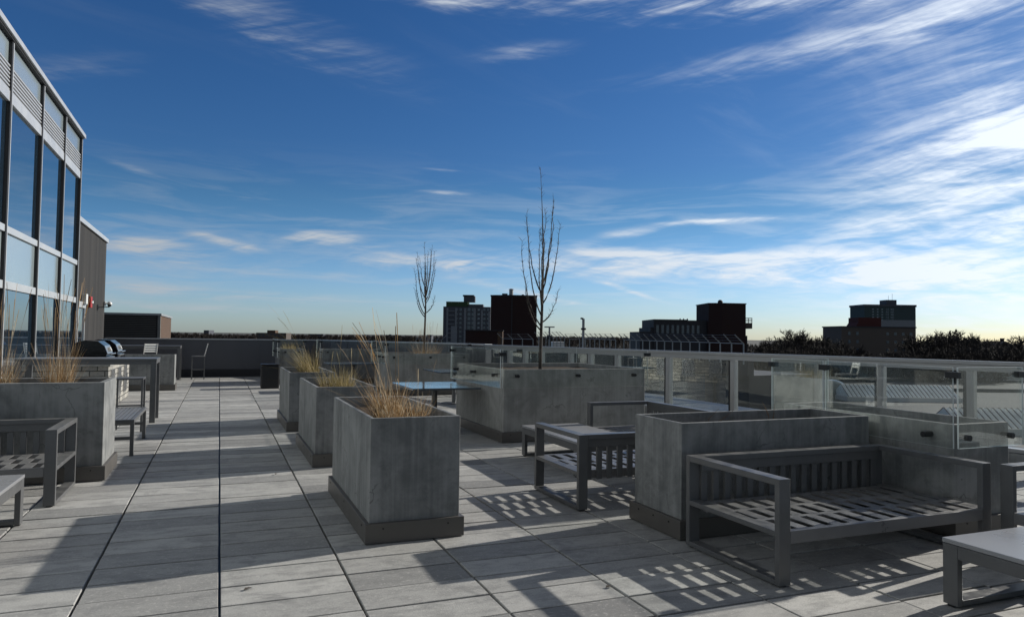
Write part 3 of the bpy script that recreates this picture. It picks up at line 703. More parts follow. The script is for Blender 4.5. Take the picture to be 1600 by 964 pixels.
# slatted metal bench
def make_bench(label):
    t = thing('slatted_bench', label, 'bench', (0, 0, 0)); L_ = 1.62; W_ = .46; h = .455
    for x in (0, W_-.045):
        for y in (0, L_-.045): MB().box(x, x+.045, y, y+.045, .0, h-.045).build('leg', 'frame', t, .003)
    MB().box(0, W_, 0, .045, h-.044, h-.002).box(0, W_, L_-.045, L_, h-.044, h-.002).box(0, .045, .046, L_-.046, h-.044, h-.002).box(W_-.045, W_, .046, L_-.046, h-.044, h-.002).build('seat_frame', 'frame', t, .003)
    MB().box(.046, W_-.046, .008, .037, .20, .24).box(.046, W_-.046, L_-.037, L_-.008, .20, .24).build('stretcher', 'frame', t, .002)
    sl = MB()
    for k in range(7): sl.box(.05+k*.052, .05+k*.052+.042, .046, L_-.046, h-.03, h-.004)
    sl.build('seat', 'seat', t, .002); return t
bn = make_bench('slatted metal bench beyond the wide planter on the left'); bn.location = (-1.42, 10.18, 0)

# bar tables and stools
def make_bar_table(label, L_=2.05, W_=.80, h=1.09, grp='tall bar tables'):
    t = thing('bar_table', label, 'table', (0, 0, 0), 0, grp)
    MB().box(-L_, 0, 0, W_, h-.035, h).build('tabletop', 'frame', t, .004)
    for x in (-.095, -L_+.002):
        m_ = MB(); m_.box(x, x+.09, .002, .05, .0, h-.037).box(x, x+.09, W_-.05, W_-.002, .0, h-.037)
        m_.box(x, x+.09, .051, W_-.051, h-.085, h-.037).build('leg_frame', 'frame', t, .003)
    MB().box(-L_+.095, -.098, .01, .03, h-.10, h-.036).box(-L_+.095, -.098, W_-.03, W_-.01, h-.10, h-.036).build('apron', 'frame', t, .002)
    return t
b1 = make_bar_table('long grey bar table standing beyond the wide planter on the left'); b1.location = (-.975, 13.68, 0)
dup(b1, (-1.14, 25.4, 0), 0, 'grey bar table in the far corner against the parapet')
def make_stool(label):
    t = thing('bar_stool', label, 'stool', (0, 0, 0), 0, 'tall metal bar stools'); s_ = .40; h = .76
    for x in (-s_/2, s_/2-.025):
        MB().box(x, x+.025, -s_/2, -s_/2+.025, 0, h-.03).build('leg', 'frame', t, .002)
        MB().bar((x+.0125, s_/2-.0125, 0), (x+.0125, s_/2-.0125, h-.03), .025, .025).build('leg', 'frame', t)
    m_ = MB()
    for y in (-s_/2+.002, s_/2-.023): m_.box(-s_/2+.026, s_/2-.026, y, y+.02, .30, .325)
    for x in (-s_/2+.002, s_/2-.023): m_.box(x, x+.02, -s_/2+.026, s_/2-.026, .30, .325)
    m_.build('stretcher', 'frame', t)
    MB().box(-s_/2, s_/2, -s_/2, s_/2, h-.029, h).build('seat', 'seat', t, .004)
    bk = MB()
    for x in (-s_/2+.012, s_/2-.012): bk.bar((x, s_/2-.02, h+.002), (x, s_/2+.08, h+.40), .024, .024)
    for k in range(4):
        z = h+.14+k*.068; y = s_/2-.02+.1*(z-h)/.40
        bk.box(-s_/2+.026, s_/2-.026, y-.008, y+.010, z, z+.055)
    bk.build('backrest', 'white_metal', t, .002); return t  # backs made white to carry the sunlight falling on them
st0 = make_stool('tall metal stool with a pale slatted back at the far side of the bar table'); st0.location = (-3.0, 12.9, 0); st0.rotation_euler.z = math.radians(90+25)
dup(st0, (-2.62, 20.2, 0), math.radians(90), 'tall metal stool with a bright slatted back before the far planter')
dup(st0, (-2.05, 25.0, 0), math.radians(205), 'tall metal stool with a pale back left of the far bar table')
dup(st0, (-.62, 25.75, 0), math.radians(-90), 'dark metal stool at the right end of the far bar table')
# backless stool under the near bar table
t = thing('backless_stool', 'dark tubular stool without a back beside the bench', 'stool', (-1.28, 12.75, 0)); q = .205
for x in (-q, q-.028):
    for y in (-q, q-.028): MB().box(x, x+.028, y, y+.028, 0, .80).build('leg', 'frame', t, .002)
MB().box(-q, q, -q, q, .802, .83).build('seat', 'frame', t, .003)
for y in (-q+.003, q-.025): MB().box(-q+.03, q-.03, y, y+.022, .36, .385).build('stretcher', 'frame', t)

# low wooden bench/table by the facade (seen through the tall grass)
t = thing('side_table', 'small pale topped table behind the grass of the wide planter', 'table', (-2.75, 11.7, 0))
MB().box(-.45, .45, -.3, .3, .70, .735).build('tabletop', 'seat', t, .004)
for x in (-.41, .38):
    for y in (-.27, .24): MB().box(x, x+.03, y, y+.03, 0, .698).build('leg', 'frame', t)

# barbecue counter with two grills
ct = thing('grill_counter', 'stone faced outdoor kitchen counter under the two grills', 'counter', (-2.7, 17.7, 0))
MB().box(-.75, .72, -1.75, 1.75, 0, .86).build('stone_base', 'stone', ct)
MB().box(-.78, .76, -1.80, 1.80, .862, .90).build('countertop', 'concrete_light', ct, .006)
for y in (-1.2, -.15, .9): 
    d = MB().box(.722, .742, y-.24, y+.24, .18, .78).build('door', 'steel', ct, .003); MB().box(.744, .765, y+.12, y+.14, .40, .60).build('handle', 'steel', d)
def make_grill(label):
    t = thing('gas_grill', label, 'grill', (0, 0, 0), 0, 'gas grills on the stone counter')
    MB().box(-.32, .30, -.42, .42, 0, .14).build('firebox', 'black_gloss', t, .006)
    prof = [(-.32, .142), (.28, .142), (.30, .20), (.24, .36), (.14, .44), (-.10, .46), (-.24, .42), (-.32, .32)]
    lid = MB().prism(prof, 'y', -.40, .40).build('lid', 'black_gloss', t, .008)
    pl = MB()
    pl.v += [(.284, -.37, .16), (.284, .37, .16), (.305, .37, .20), (.305, -.37, .20), (.248, .37, .355), (.248, -.37, .355)]
    pl.f += [(0, 1, 2, 3), (3, 2, 4, 5)]; pl.mi += [0, 0]
    pl.build('front_plate', 'steel', lid)
    MB().tube([(.285, 0, .27), (.32, 0, .285)], .05, 18).build('thermometer', 'white_metal', lid)
    MB().tube([(.36, -.33, .19), (.36, .33, .19)], .014, 10).tube([(.29, -.30, .19), (.36, -.30, .19)], .01, 8).tube([(.29, .30, .19), (.36, .30, .19)], .01, 8).build('handle', 'steel', lid)
    MB().box(.301, .34, -.41, .41, .02, .13).build('control_panel', 'steel', t, .003)
    for y in (-.28, -.09, .09, .28): MB().tube([(.341, y, .075), (.375, y, .075)], .026, 14).build('knob', 'black', t)
    return t
g1 = make_grill('black lidded gas grill, the nearer one on the stone counter'); g1.location = (-2.35, 16.65, .90)
dup(g1, (-2.38, 18.55, .90), 0, 'black lidded gas grill, the farther one on the stone counter')

# bin
t = thing('waste_bin', 'black square waste bin before the far glass screened planter', 'bin', (1.34, 21.35, 0))
mb = MB(); mb.prism([(-.24, -.24), (.24, -.24), (.24, .24), (-.24, .24)], 'z', 0, .64); mb.build('body', 'black', t, .03)
MB().box(-.25, .25, -.25, .25, .645, .675).build('lid', 'black', t, .012)

# ================================================================ PLANTS
def grass_clump(name, label, x, y, z, n, hmin, hmax, lean, spread, r0, matn='grass', seed=1, group='dry ornamental grasses in planters', plumes=0, curve=.5, wd=.0028):
    rr = random.Random(seed); mb = MB(); tn = []
    for k in range(n + plumes):
        plume = k >= n
        a = rr.uniform(0, 2*math.pi); r = r0*math.sqrt(rr.random()); bx, by = r*math.cos(a)*spread[0], r*math.sin(a)*spread[1]
        h = rr.uniform(hmin, hmax) if not plume else rr.uniform(hmax*1.5, hmax*2.45)
        if not plume: h *= rr.choice((.45, .7, 1, 1))
        dirx = lean[0] + rr.gauss(0, .22) + bx*1.4; diry = lean[1] + rr.gauss(0, .22) + by*1.4
        if plume: dirx = lean[0]*1.35 + rr.gauss(0, .10); diry = lean[1]*1.35 + rr.gauss(0, .12)
        cv_ = curve*rr.uniform(.2, 1.3); wdt = wd*rr.uniform(.6, 1.4) if not plume else wd*.65
        if rr.random() < .07 and not plume: dirx *= 3; cv_ *= 2; h *= .8
        seg = 6; fa = rr.uniform(0, math.pi); sx, sy = math.cos(fa), math.sin(fa); pts = []
        for s_ in range(seg+1):
            u = s_/seg; q = u*(1-cv_*.35) + cv_*.6*u*u
            zz_ = h*(u - .28*cv_*u*u*u)
            pts.append(Vector((bx+dirx*h*q, by+diry*h*q, zz_)))
        b0 = len(mb.v)
        for s_, p in enumerate(pts):
            u = s_/seg; ww = wdt*(1-.75*u)
            if plume and u > .72: ww = wdt*2.4*(1-abs(u-.86)*2.5)
            mb.v.append((p.x-sx*ww, p.y-sy*ww, p.z)); mb.v.append((p.x+sx*ww, p.y+sy*ww, p.z))
        c1_, c2_ = rr.random(), rr.random()
        for s_ in range(seg):
            mb.f.append((b0+2*s_, b0+2*s_+1, b0+2*s_+3, b0+2*s_+2)); mb.mi.append(0); tn.append((c1_, c2_))
    me = bpy.data.meshes.new(name); me.from_pydata(mb.v, [], mb.f); me.materials.append(M[matn])
    va = me.color_attributes.new('tone', 'FLOAT_COLOR', 'CORNER')
    for p_, (a_, b_) in zip(me.polygons, tn):
        for li in p_.loop_indices: va.data[li].color = (a_, b_, 0, 1)
    o = bpy.data.objects.new(name, me); C.objects.link(o); o.location = (x, y, z)
    return tag(o, label, 'grass', group)
grass_clump('ornamental_grass', 'tall golden dry grass with long plumes leaning left, in the nearest walkway planter', 1.38, 6.25, .83, 400, .16, .42, (-.18, .0), (1.0, 1.1), .13, seed=2, plumes=18, curve=.5)
grass_clump('ornamental_grass', 'shorter golden tuft right of the plumed one in the nearest walkway planter', 1.53, 5.95, .83, 260, .10, .27, (.02, -.05), (.9, 1.0), .15, seed=3, plumes=5)
grass_clump('ornamental_grass', 'wiry dry tuft against the front rim of the nearest walkway planter', 1.30, 5.80, .83, 160, .10, .24, (-.1, -.1), (1.0, 1.0), .12, seed=13)
grass_clump('ornamental_grass', 'bushy green gold grass in the middle walkway planter', 1.42, 9.45, .83, 420, .14, .36, (-.03, 0), (1.1, 1.4), .18, 'grass_green', seed=4, plumes=5)
grass_clump('ornamental_grass', 'tall arching straw grass leaning left in the farthest walkway planter', 1.44, 12.7, .83, 420, .30, .62, (-.30, 0), (1.0, 1.2), .16, 'grass_green', seed=5, plumes=6, curve=.8)
grass_clump('ornamental_grass', 'upright reddish dry grass at the left edge in the wide planter', -2.16, 9.05, .92, 300, .20, .50, (.0, 0), (1, .8), .18, seed=6, plumes=34, curve=.15, wd=.0022)
grass_clump('ornamental_grass', 'upright reddish dry grass with tall stems, right of the other in the wide planter', -1.60, 9.10, .92, 320, .20, .52, (.0, 0), (.9, .8), .15, seed=7, plumes=38, curve=.15, wd=.0022)
grass_clump('ornamental_grass', 'green gold grass in the far planter behind the black bin', 2.02, 23.3, .98, 260, .14, .34, (-.05, 0), (1, 1), .22, 'grass_green', seed=8, wd=.004)
grass_clump('ornamental_grass', 'thin tan grass around the trunk of the smaller tree', 5.15, 18.85, .98, 260, .20, .42, (0, 0), (1.3, 1), .28, seed=9, plumes=20, curve=.2, wd=.0024)
# loose dry stems in the cracked planter
def stems(x, y, z, n, label, seed, hh=.12):
    rr = random.Random(seed); mb = MB()
    for k in range(n):
        bx, by = rr.uniform(-.06, .06), rr.uniform(-.05, .05); dx_, dy_ = rr.uniform(-.8, .8), rr.uniform(-.5, .3); h = rr.uniform(hh*.6, hh*1.5)
        mb.tube([(bx, by, -.02), (bx+dx_*h*.3, by+dy_*h*.3, h*.6), (bx+dx_*h, by+dy_*h, h)], [.0022, .0018, .001], 5)
    for k in range(6):
        bx, by = rr.uniform(-.15, .15), rr.uniform(-.04, .04)
        mb.tube([(bx, by, .0), (bx+rr.uniform(-.1, .1), by+.02, .012), (bx+rr.uniform(-.14, .14), by-.02, .006)], .0022, 5)
    o = mb.build('dry_weed', 'grass', None); o.location = (x, y, z); return tag(o, label, 'plant', 'dry weeds in the cracked planter')
stems(3.78, 4.92, .76, 3, 'two thin bent dry stems near the left end of the cracked planter', 1, .22)
stems(4.35, 4.88, .76, 4, 'small straw tuft in the middle of the cracked planter', 2, .21)

def bare_tree(name, label, x, y, z, Htot, limbs, rad, seed, group, spread=.5, twig=1.0, mat_='bark', sides=7):
    """trunk + ascending limbs with spur twigs; two meshes: trunk, crown"""
    rr = random.Random(seed); t = thing(name, label, 'tree', (x, y, z), 0, group)
    top = Vector((rr.uniform(-.04, .0)*Htot, 0, Htot)); n = 10; tp = []
    for k in range(n+1):
        u = k/n; tp.append(Vector((top.x*u*u + math.sin(u*5+seed)*.006*Htot, math.cos(u*4)*.004*Htot, top.z*u)))
    tr_ = [rad*(1-.62*(k/n)**.8) if k/n < .45 else rad*.55*(1-(k/n-.45)/.6) for k in range(n+1)]
    MB().tube(tp, [max(r, rad*.10) for r in tr_], sides+3).build('trunk', mat_, t, smooth=True)
    cr = MB()
    def at_h(u):
        f = u*n; i = min(int(f), n-1); return tp[i].lerp(tp[i+1], f-i)
    def twigs(p, d, L, lvl):
        for s_ in range(int(rr.uniform(1, 3)*twig)):
            q = Vector((rr.gauss(0, 1), rr.gauss(0, 1), rr.uniform(.1, 1.0))).normalized()
            e_ = p + (d*.45+q*.75).normalized()*L*rr.uniform(.5, 1.2)
            cr.tube([p, p.lerp(e_, .5)+Vector((0, 0, L*.06)), e_], [rad*.07, rad*.055, rad*.03], 4, False)
    for hu, ang, out, lh in limbs:
        p0 = at_h(hu); a = ang; rmax = out*spread*Htot; Hh = lh*Htot; pts = []; m_ = 9
        for k in range(m_+1):
            u = k/m_; rr_ = rmax*(1-math.exp(-1.9*u)); 
            pts.append(p0+Vector((math.cos(a)*rr_+rr.gauss(0, .004*Htot)*u, math.sin(a)*rr_+rr.gauss(0, .004*Htot)*u, Hh*u**1.15)))
        cr.tube(pts, [rad*(.34*(1-u_/m_)+.09) for u_ in range(m_+1)], 6, False)
        for k in range(2, m_+1):
            d = (pts[k]-pts[k-1]).normalized(); twigs(pts[k], d, .030*Htot, 0); twigs(pts[k].lerp(pts[k-1], .5), d, .026*Htot, 0)
    for k in range(26):
        u = rr.uniform(.45, 1.0); p = at_h(u); twigs(p, Vector((0, 0, 1)), .032*Htot, 0)
    cr.build('crown', mat_, t, smooth=True); return t
limbs = [(.22, 3.0, .13, .42), (.24, .1, .11, .16), (.30, 1.6, .05, .40), (.27, 2.5, .10, .52), (.33, -.2, .10, .40), (.36, .5, .13, .46), (.38, 3.4, .12, .36), (.40, -1.2, .08, .42), (.43, .2, .07, .44), (.48, 2.9, .07, .28), (.20, 3.5, .14, .25), (.31, 4.2, .08, .38), (.45, 1.0, .06, .36)]
bare_tree('young_tree', 'taller bare young tree in the large concrete planter', 5.0, 11.0, .97, 3.38, limbs[:5]+limbs[6:9]+limbs[10:], .030, 5, 'bare young trees in planters', 1.0, 1.5)
bare_tree('young_tree', 'smaller bare young tree in the farther concrete planter', 5.14, 18.9, .97, 3.08, [(h*.9+.16, a, o*1.05, l*.95) for h, a, o, l in limbs], .032, 11, 'bare young trees in planters', .88, 1.8)

# a few dry leaves and twigs lying on the deck
for (x, y, rz, lb) in ((.20, 4.72, .5, 'dark curled dry leaf on the walkway pavers left of the nearest planter'), (3.22, 6.05, 2.0, 'dry leaf on the pavers behind the cracked planter'), (.62, 8.4, 1.1, 'dry leaf in the shade beside the middle walkway planter'), (2.3, 4.0, .2, 'pale dry leaf on the sunlit pavers before the sofa')):
    m_ = MB(); m_.v = [(-.03, 0, .003), (-.012, .013, .012), (.012, .012, .010), (.032, 0, .004), (.012, -.012, .013), (-.012, -.012, .008), (0, 0, .004)]
    for q in range(6): m_.f.append((q, (q+1) % 6, 6)); m_.mi.append(0)
    o = m_.build('dry_leaf', 'bark'); o.location = (x, y, .003); o.rotation_euler.z = rz; tag(o, lb, 'leaf', 'dry leaves on the deck')

# ================================================================ FAR SKYLINE
def block(x0, x1, yt, yb, D, depth, turn=0.0):
    """frame of a block whose front spans photo columns x0..x1 at distance D; returns (origin, rz, width, top z, base z)"""
    a, b = px(x0, yb, D), px(x1, yb, D); w_ = Vector((b.x-a.x, b.y-a.y, 0)).length
    zt = px((x0+x1)/2, yt, D).z; rz = math.atan2(b.y-a.y, b.x-a.x)+turn
    return Vector((a.x, a.y, 0)), rz, w_, zt
def T_of(o, r): return Matrix.Translation(o) @ Matrix.Rotation(r, 4, 'Z')
GZ = -14.2
def windows(t, w_, z0, z1, cols, rows, m_='far_glass', fx=.5, fz=.55, x0=0, yoff=-.06, frame=None):
    cw_, rh = w_/cols, (z1-z0)/rows
    for i in range(cols):
        for j in range(rows):
            a = x0+cw_*(i+.5-fx/2); b = x0+cw_*(i+.5+fx/2); c_ = z0+rh*(j+.5-fz/2); d = z0+rh*(j+.5+fz/2)
            MB().box(a, b, yoff-.02, yoff+.05, c_, d).build('window', m_, t)

# apartment tower with pale and dark bands
o_, rz, w_, zt = block(692, 766, 474, 520, 540, 20)
t = thing('apartment_tower', 'tall apartment tower with windows and balconies, left of the windowless red block', 'tower', (o_.x, o_.y, GZ), rz)
zt -= GZ
MB().box(0, w_, 0, 22, 0, zt-2.5).build('wall', 'tower_grey', t)
MB().box(w_*.06, w_*.52, -.4, 20, zt-2.5+.01, zt+1.2).build('roof_band', 'tower_green', t)
MB().box(w_*.52+.02, w_*.84, .5, 20, zt-2.5+.01, zt-.6).build('upper_storey', 'tower_grey', t)
MB().box(w_*.42, w_*.66, 5, 14, zt+1.2, zt+5.6).build('penthouse', 'tower_grey', t); MB().box(w_*.40, w_*.64, 4.5, 14.5, zt+5.61, zt+6.6).build('penthouse_cap', 'dark_bldg', t)
for x, wd_, zz1 in ((.07, .04, .96), (.25, .04, .96), (.44, .05, .96), (.64, .05, .96), (.80, .04, .93), (.955, .035, .9)):
    MB().box(w_*x, w_*(x+wd_), -.5, -.01, 0, zt*zz1-2).build('pale_pier', 'tower_white', t)
MB().box(w_*.17, w_*.30, -.8, -.51, 8, 22).build('pale_panel', 'tower_white', t)
windows(t, w_*.17, 6, zt-3, 2, 9, 'far_glass', .55, .5, w_*.24)
windows(t, w_*.18, 6, zt-3, 2, 9, 'far_glass', .7, .7, w_*.50)
windows(t, w_*.10, 6, zt-3, 1, 9, 'far_glass_pale', .45, .35, w_*.70)
windows(t, w_*.16, 6, zt-3, 2, 9, 'far_glass', .6, .5, w_*.83)
for j in range(9): MB().box(w_*.10, w_*.24, -.9, -.02, 6.3+j*(zt-9)/9, 6.9+j*(zt-9)/9).build('balcony', 'tower_white', t)

# windowless dark red block with chimney
o_, rz, w_, zt = block(766, 838, 463, 540, 115, 9, math.radians(0))
t = thing('brick_tower', 'windowless dark red brick block with a capped chimney', 'building', (o_.x, o_.y, GZ), rz); zt -= GZ
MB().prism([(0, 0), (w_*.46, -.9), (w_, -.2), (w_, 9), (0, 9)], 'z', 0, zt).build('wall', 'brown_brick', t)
MB().prism([(-.08, -.02), (w_*.46, -1.0), (w_+.08, -.28), (w_+.08, 9.1), (-.08, 9.1)], 'z', zt+.005, zt+.18).build('coping', 'dark_bldg', t)
ch = MB().cyl((w_*.44, 2, zt+.18), .34, 1.0, 16).build('chimney', 'galv', t); MB().cyl((w_*.44, 2, zt+1.22), .5, .14, 16, 0, .12).build('chimney_cap', 'galv', ch)
MB().box(w_*.24, w_*.36, 1, 2.4, zt+.18, zt+.50).build('roof_unit', 'dark_bldg', t); MB().cyl((w_*.70, 2, zt+.18), .2, .25, 12).build('roof_vent', 'dark_bldg', t)
MB().box(w_*.45, w_*.47, -.97, -.9, 0, zt-.1).build('downpipe', 'dark_bldg', t)
o_, rz, w_, zt = block(727, 785, 517, 545, 100, 6)
t = thing('brick_annex', 'low dark brick building with a lighter brown end, below the apartment tower', 'building', (o_.x, o_.y, GZ), rz); zt -= GZ
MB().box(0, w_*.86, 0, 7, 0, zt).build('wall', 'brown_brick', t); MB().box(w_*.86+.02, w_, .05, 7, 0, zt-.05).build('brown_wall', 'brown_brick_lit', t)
MB().box(-.1, w_+.1, -.1, 7.1, zt+.005, zt+.12).build('coping', 'dark_bldg', t)

# stepped dark building with square tower
o_, rz, w_, zt = block(1107, 1165, 475, 560, 120, 8)
t = thing('stepped_building', 'long dark building with stepped wing and a square windowless tower', 'building', (o_.x, o_.y, GZ), rz); zt -= GZ
s_ = w_/58.0
MB().prism([(0, 0), (w_*.33, -.8), (w_, -.1), (w_, 8), (0, 8)], 'z', 0, zt).build('tower', 'brown_brick', t)
MB().prism([(-.1, -.05), (w_*.33, -.9), (w_+.1, -.2), (w_+.1, 8.1), (-.1, 8.1)], 'z', zt+.005, zt+.15).build('tower_coping', 'dark_bldg', t)
fan = MB().cyl((w_*.43, 2.5, zt+.15), .42, .35, 16).build('roof_fan', 'dark_bldg', t); MB().cyl((w_*.43, 2.5, zt+.505), .46, .3, 16, 0, .22).build('fan_hood', 'dark_bldg', fan)
Z = lambda y: px(1060, y, 120).z - GZ
MB().box(-84*s_, -.02, 1, 12, 0, Z(500)).build('wing', 'dark_bldg', t); MB().box(-89*s_, -84*s_-.02, 1.2, 12, 0, Z(512)).build('wing', 'dark_bldg', t)
MB().box(-105*s_, -89*s_-.02, 1.4, 12, 0, Z(519)).build('wing', 'dark_bldg', t)
MB().box(-84*s_, -30*s_, .8, 12.1, Z(500)+.01, Z(499)).build('roof_edge', 'dark_brick', t)
for x in (-40, -34.5, -28.5): MB().box((x-.7)*s_, (x+.7)*s_, 2, 2.2, Z(499)+.02, Z(497)).build('roof_vent', 'galv', t)
for k in range(9): MB().box((-80+8*k)*s_, (-76+8*k)*s_, .96, .99, Z(521), Z(508)).build('window', 'far_glass', t)
bal = MB().box(w_+.02, w_+12*s_, .5, 3.5, Z(512), Z(503)).build('balcony', 'tan', t)
for yy in (501, 498.5, 496): MB().box(w_+.02, w_+12*s_, .5, .6, Z(yy), Z(yy-1)).build('balcony_rail', 'brown_brick_lit', bal)
for x in (1, 6, 11.5): MB().box(w_+(x-.4)*s_, w_+(x+.4)*s_, .5, .6, Z(503), Z(495)).build('balcony_post', 'brown_brick_lit', bal)
MB().box(w_+.02, w_+15*s_, 4, 9, 0, Z(523)).build('rear_block', 'dark_bldg', t)

# tan block and teal tower to the right
o_, rz, w_, zt = block(1315, 1431, 512, 570, 300, 20)
t = thing('tan_apartments', 'tan brick apartment block with small windows and a maroon roof room', 'building', (o_.x, o_.y, GZ), rz); zt -= GZ
s_ = w_/116.0
MB().box(0, w_, 0, 18, 0, zt).build('wall', 'tan', t); MB().box(-.3, w_+.3, -.3, 18.3, zt+.01, zt+.5).build('coping', 'dark_bldg', t)
windows(t, w_*.22, 3, zt-.8, 2, 5, 'far_glass', .3, .4, w_*.05); windows(t, w_*.42, 3, zt-.8, 4, 5, 'far_glass', .35, .35, w_*.57)
MB().prism([(28*s_, zt+.52), (32*s_, zt+.52+6*s_), (32*s_, zt+16*s_), (68*s_, zt+16*s_), (68*s_, zt+.52)], 'y', 3, 12).build('roof_room', 'red_panel', t)
o_, rz, w_, zt = block(1351, 1431, 476, 520, 420, 20)
t = thing('teal_tower', 'tall teal and white tower with roof antennas behind the tan apartments', 'tower', (o_.x, o_.y, GZ), rz); zt -= GZ
s_ = w_/80.0
MB().box(0, w_, 0, 18, 0, zt-24*s_).build('lower_wall', 'tower_white', t); MB().box(0, w_, 0, 18, zt-24*s_+.01, zt-1.2).build('wall', 'tower_teal', t)
MB().box(-.4, w_+.4, -.4, 18.4, zt-1.19, zt).build('roof_edge', 'tower_grey', t); ph = MB().box(40*s_, 56*s_, 4, 12, zt+.01, zt+8*s_).build('penthouse', 'tower_grey', t)
for x, h in ((46, 7), (52, 10)): MB().box((x-.15)*s_, (x+.15)*s_, 6, 6.1, zt+8*s_, zt+(8+h)*s_).build('antenna', 'galv', ph)
windows(t, w_*.45, zt-26*s_, zt-2, 5, 5, 'far_glass_pale', .35, .4, w_*.12); windows(t, w_*.2, zt-26*s_, zt-2, 2, 5, 'far_glass', .5, .6, w_*.40)

# far low blocks along the left horizon
for (x0, x1, yt, D, nm, lb, m_, steps) in (
    (318, 326, 516, 900, 'apartment_tower', 'tiny far tower above the tree line beyond the parapet', 'tower_grey', []),
    (400, 447, 520, 700, 'apartment_block', 'far apartment slab with a raised centre behind the leaning grass', 'tan', [(.33, .60, -4, 'brown_brick_lit')]),
    (465, 504, 524, 800, 'apartment_block', 'far dark apartment block with stepped roof', 'tower_grey', [(.40, 1.0, -2, 'tower_grey')]),
    (600, 627, 524, 900, 'apartment_block', 'far grey blue apartment block left of the smaller tree', 'tower_grey', [(.25, .38, -1.6, 'tower_grey'), (.62, .72, -1.6, 'tower_grey')]),
    (667, 674, 523, 700, 'apartment_block', 'narrow far block just right of the smaller tree trunk', 'tower_grey', [])):
    o_, rz, w_, zt = block(x0, x1, yt, 530, D, 20)
    t = thing(nm, lb, 'building', (o_.x, o_.y, GZ), rz); zt -= GZ; s_ = w_/(x1-x0)
    MB().box(0, w_, 0, 16, 0, zt).build('wall', m_, t)
    for a, b, dy_, mm in steps: MB().box(w_*a, w_*b, 3, 12, zt+.01, zt-dy_*s_).build('roof_block', mm, t)
    if w_ > 12: windows(t, w_*.9, zt-6*s_, zt-.6, max(3, int(w_/4)), 2, 'far_glass_pale' if x0 != 400 else 'far_glass', .4, .45, w_*.05)

# mid-distance parking block beyond the guard rail, carrying the barbed fence
a = px(690, 560, 62); b = px(1170, 560, 33); a.z = b.z = 0
d = (b-a); Lp = Vector((d.x, d.y, 0)).length; rzp = math.atan2(d.y, d.x)
t = thing('parking_block', 'grey parking building with banded openings seen through the guard rail', 'building', (a.x, a.y, GZ), rzp)
HZ = 14.95
MB().box(-25, Lp, 0, 5, 0, HZ-.9).build('core', 'dark_bldg', t)
for k, (z0, z1) in enumerate(((HZ-.89, HZ), (HZ-3.9, HZ-2.9), (HZ-7.2, HZ-6.1), (HZ-10.4, HZ-9.3))):
    MB().box(-25, Lp+.3, -.4, 0-.01, z0, z1).build('parapet_band', 'dark_bldg', t)
for k in range(12):
    x = -22+k*(Lp+22)/11.5; MB().box(x, x+.5, -.3, -.01, 0, HZ-.91).build('pier', 'dark_bldg', t)
for k in range(9):
    x = -20+k*(Lp+20)/9; 
    for z0, z1 in ((HZ-2.85, HZ-.95), (HZ-6.0, HZ-4.0)): MB().box(x, x+(Lp+20)/9-.9, -.06, -.02, z0, z1).build('window', 'far_glass', t)

def fence(label, A, B, n, h=.80, arm=.46, lean=-1, group='barbed wire fences beyond the guard rail'):
    """A, B: tops of the first and last upright"""
    A, B = Vector(A)-Vector((0, 0, h)), Vector(B)-Vector((0, 0, h)); t = thing('barbed_fence', label, 'fence', tuple(A), 0, group)
    d = B-A; side = Vector((R0.x, R0.y, 0))*lean; r_ = random.Random(n)
    for k in range(n+1):
        p = d*(k/n); q = Vector((r_.uniform(-.03, .03), 0, r_.uniform(-.03, .03)))
        MB().bar(p, p+Vector((0, 0, h)), .042, .042).bar(p+Vector((0, 0, h)), p+q+Vector((side.x*arm*.72, side.y*arm*.72, h+arm*.72)), .038, .038).build('post', 'galv', t)
    wm = MB()
    for f in (.35, .68, .98):
        e = Vector((side.x*arm*.72*f, side.y*arm*.72*f, h+arm*.72*f)); wm.tube([e, d+e], .006, 4)
    wm.tube([Vector((0, 0, h)), d+Vector((0, 0, h))], .018, 5)
    wm.build('wire', 'galv', t); return t
def gp(x, y, D): v = px(x, y, D); return (v.x, v.y, v.z)
fence('barbed wire fence run in front of the stepped building', gp(1162, 537, 28), gp(975, 531, 41), 14)
fence('barbed wire fence run just right of the lamp post', gp(962, 531, 42), gp(915, 529, 48), 6)
fence('sparse barbed wire fence run between the fence corner and the lamp post', gp(906, 530, 46), gp(890, 530, 46), 1)
fence('sparse barbed wire fence run before the red brick tower', gp(833, 530, 46), gp(785, 529, 48), 3)
fence('far barbed wire fence run left of the apartment tower', gp(650, 530, 60), gp(690, 531, 56), 6, 1.0, .50, 1)
fence('tight barbed wire fence corner beside the T shaped mast', gp(842, 526, 56), gp(882, 526, 54), 7, 1.1, .5)

t = thing('lamp_post', 'tall street lamp with a floodlight bracket beyond the barbed fence', 'lamp post', tuple(px(911, 560, 60)))
s_ = 60/FPX; MB().bar((0, 0, -8), (0, 0, 62*s_), .16, .16).build('pole', 'galv', t)
MB().bar((0, 0, 62*s_), (-4.5*s_*R0.x, -4.5*s_*R0.y, 62.5*s_), .12, .14).build('lamp_head', 'dark_bldg', t)
MB().bar((-3.5*s_*R0.x, -3.5*s_*R0.y, 46*s_), (4*s_*R0.x, 4*s_*R0.y, 46*s_), .22, .16).build('floodlight', 'dark_bldg', t)
t = thing('antenna_mast', 'T shaped mast standing inside the fence corner', 'mast', tuple(px(858, 560, 56)))
s_ = 56/FPX; MB().bar((0, 0, -6), (0, 0, 49*s_), .10, .10).build('pole', 'galv', t); MB().bar((-8*s_*R0.x, -8*s_*R0.y, 49*s_), (8*s_*R0.x, 8*s_*R0.y, 49*s_), .09, .09).build('crossbar', 'galv', t)
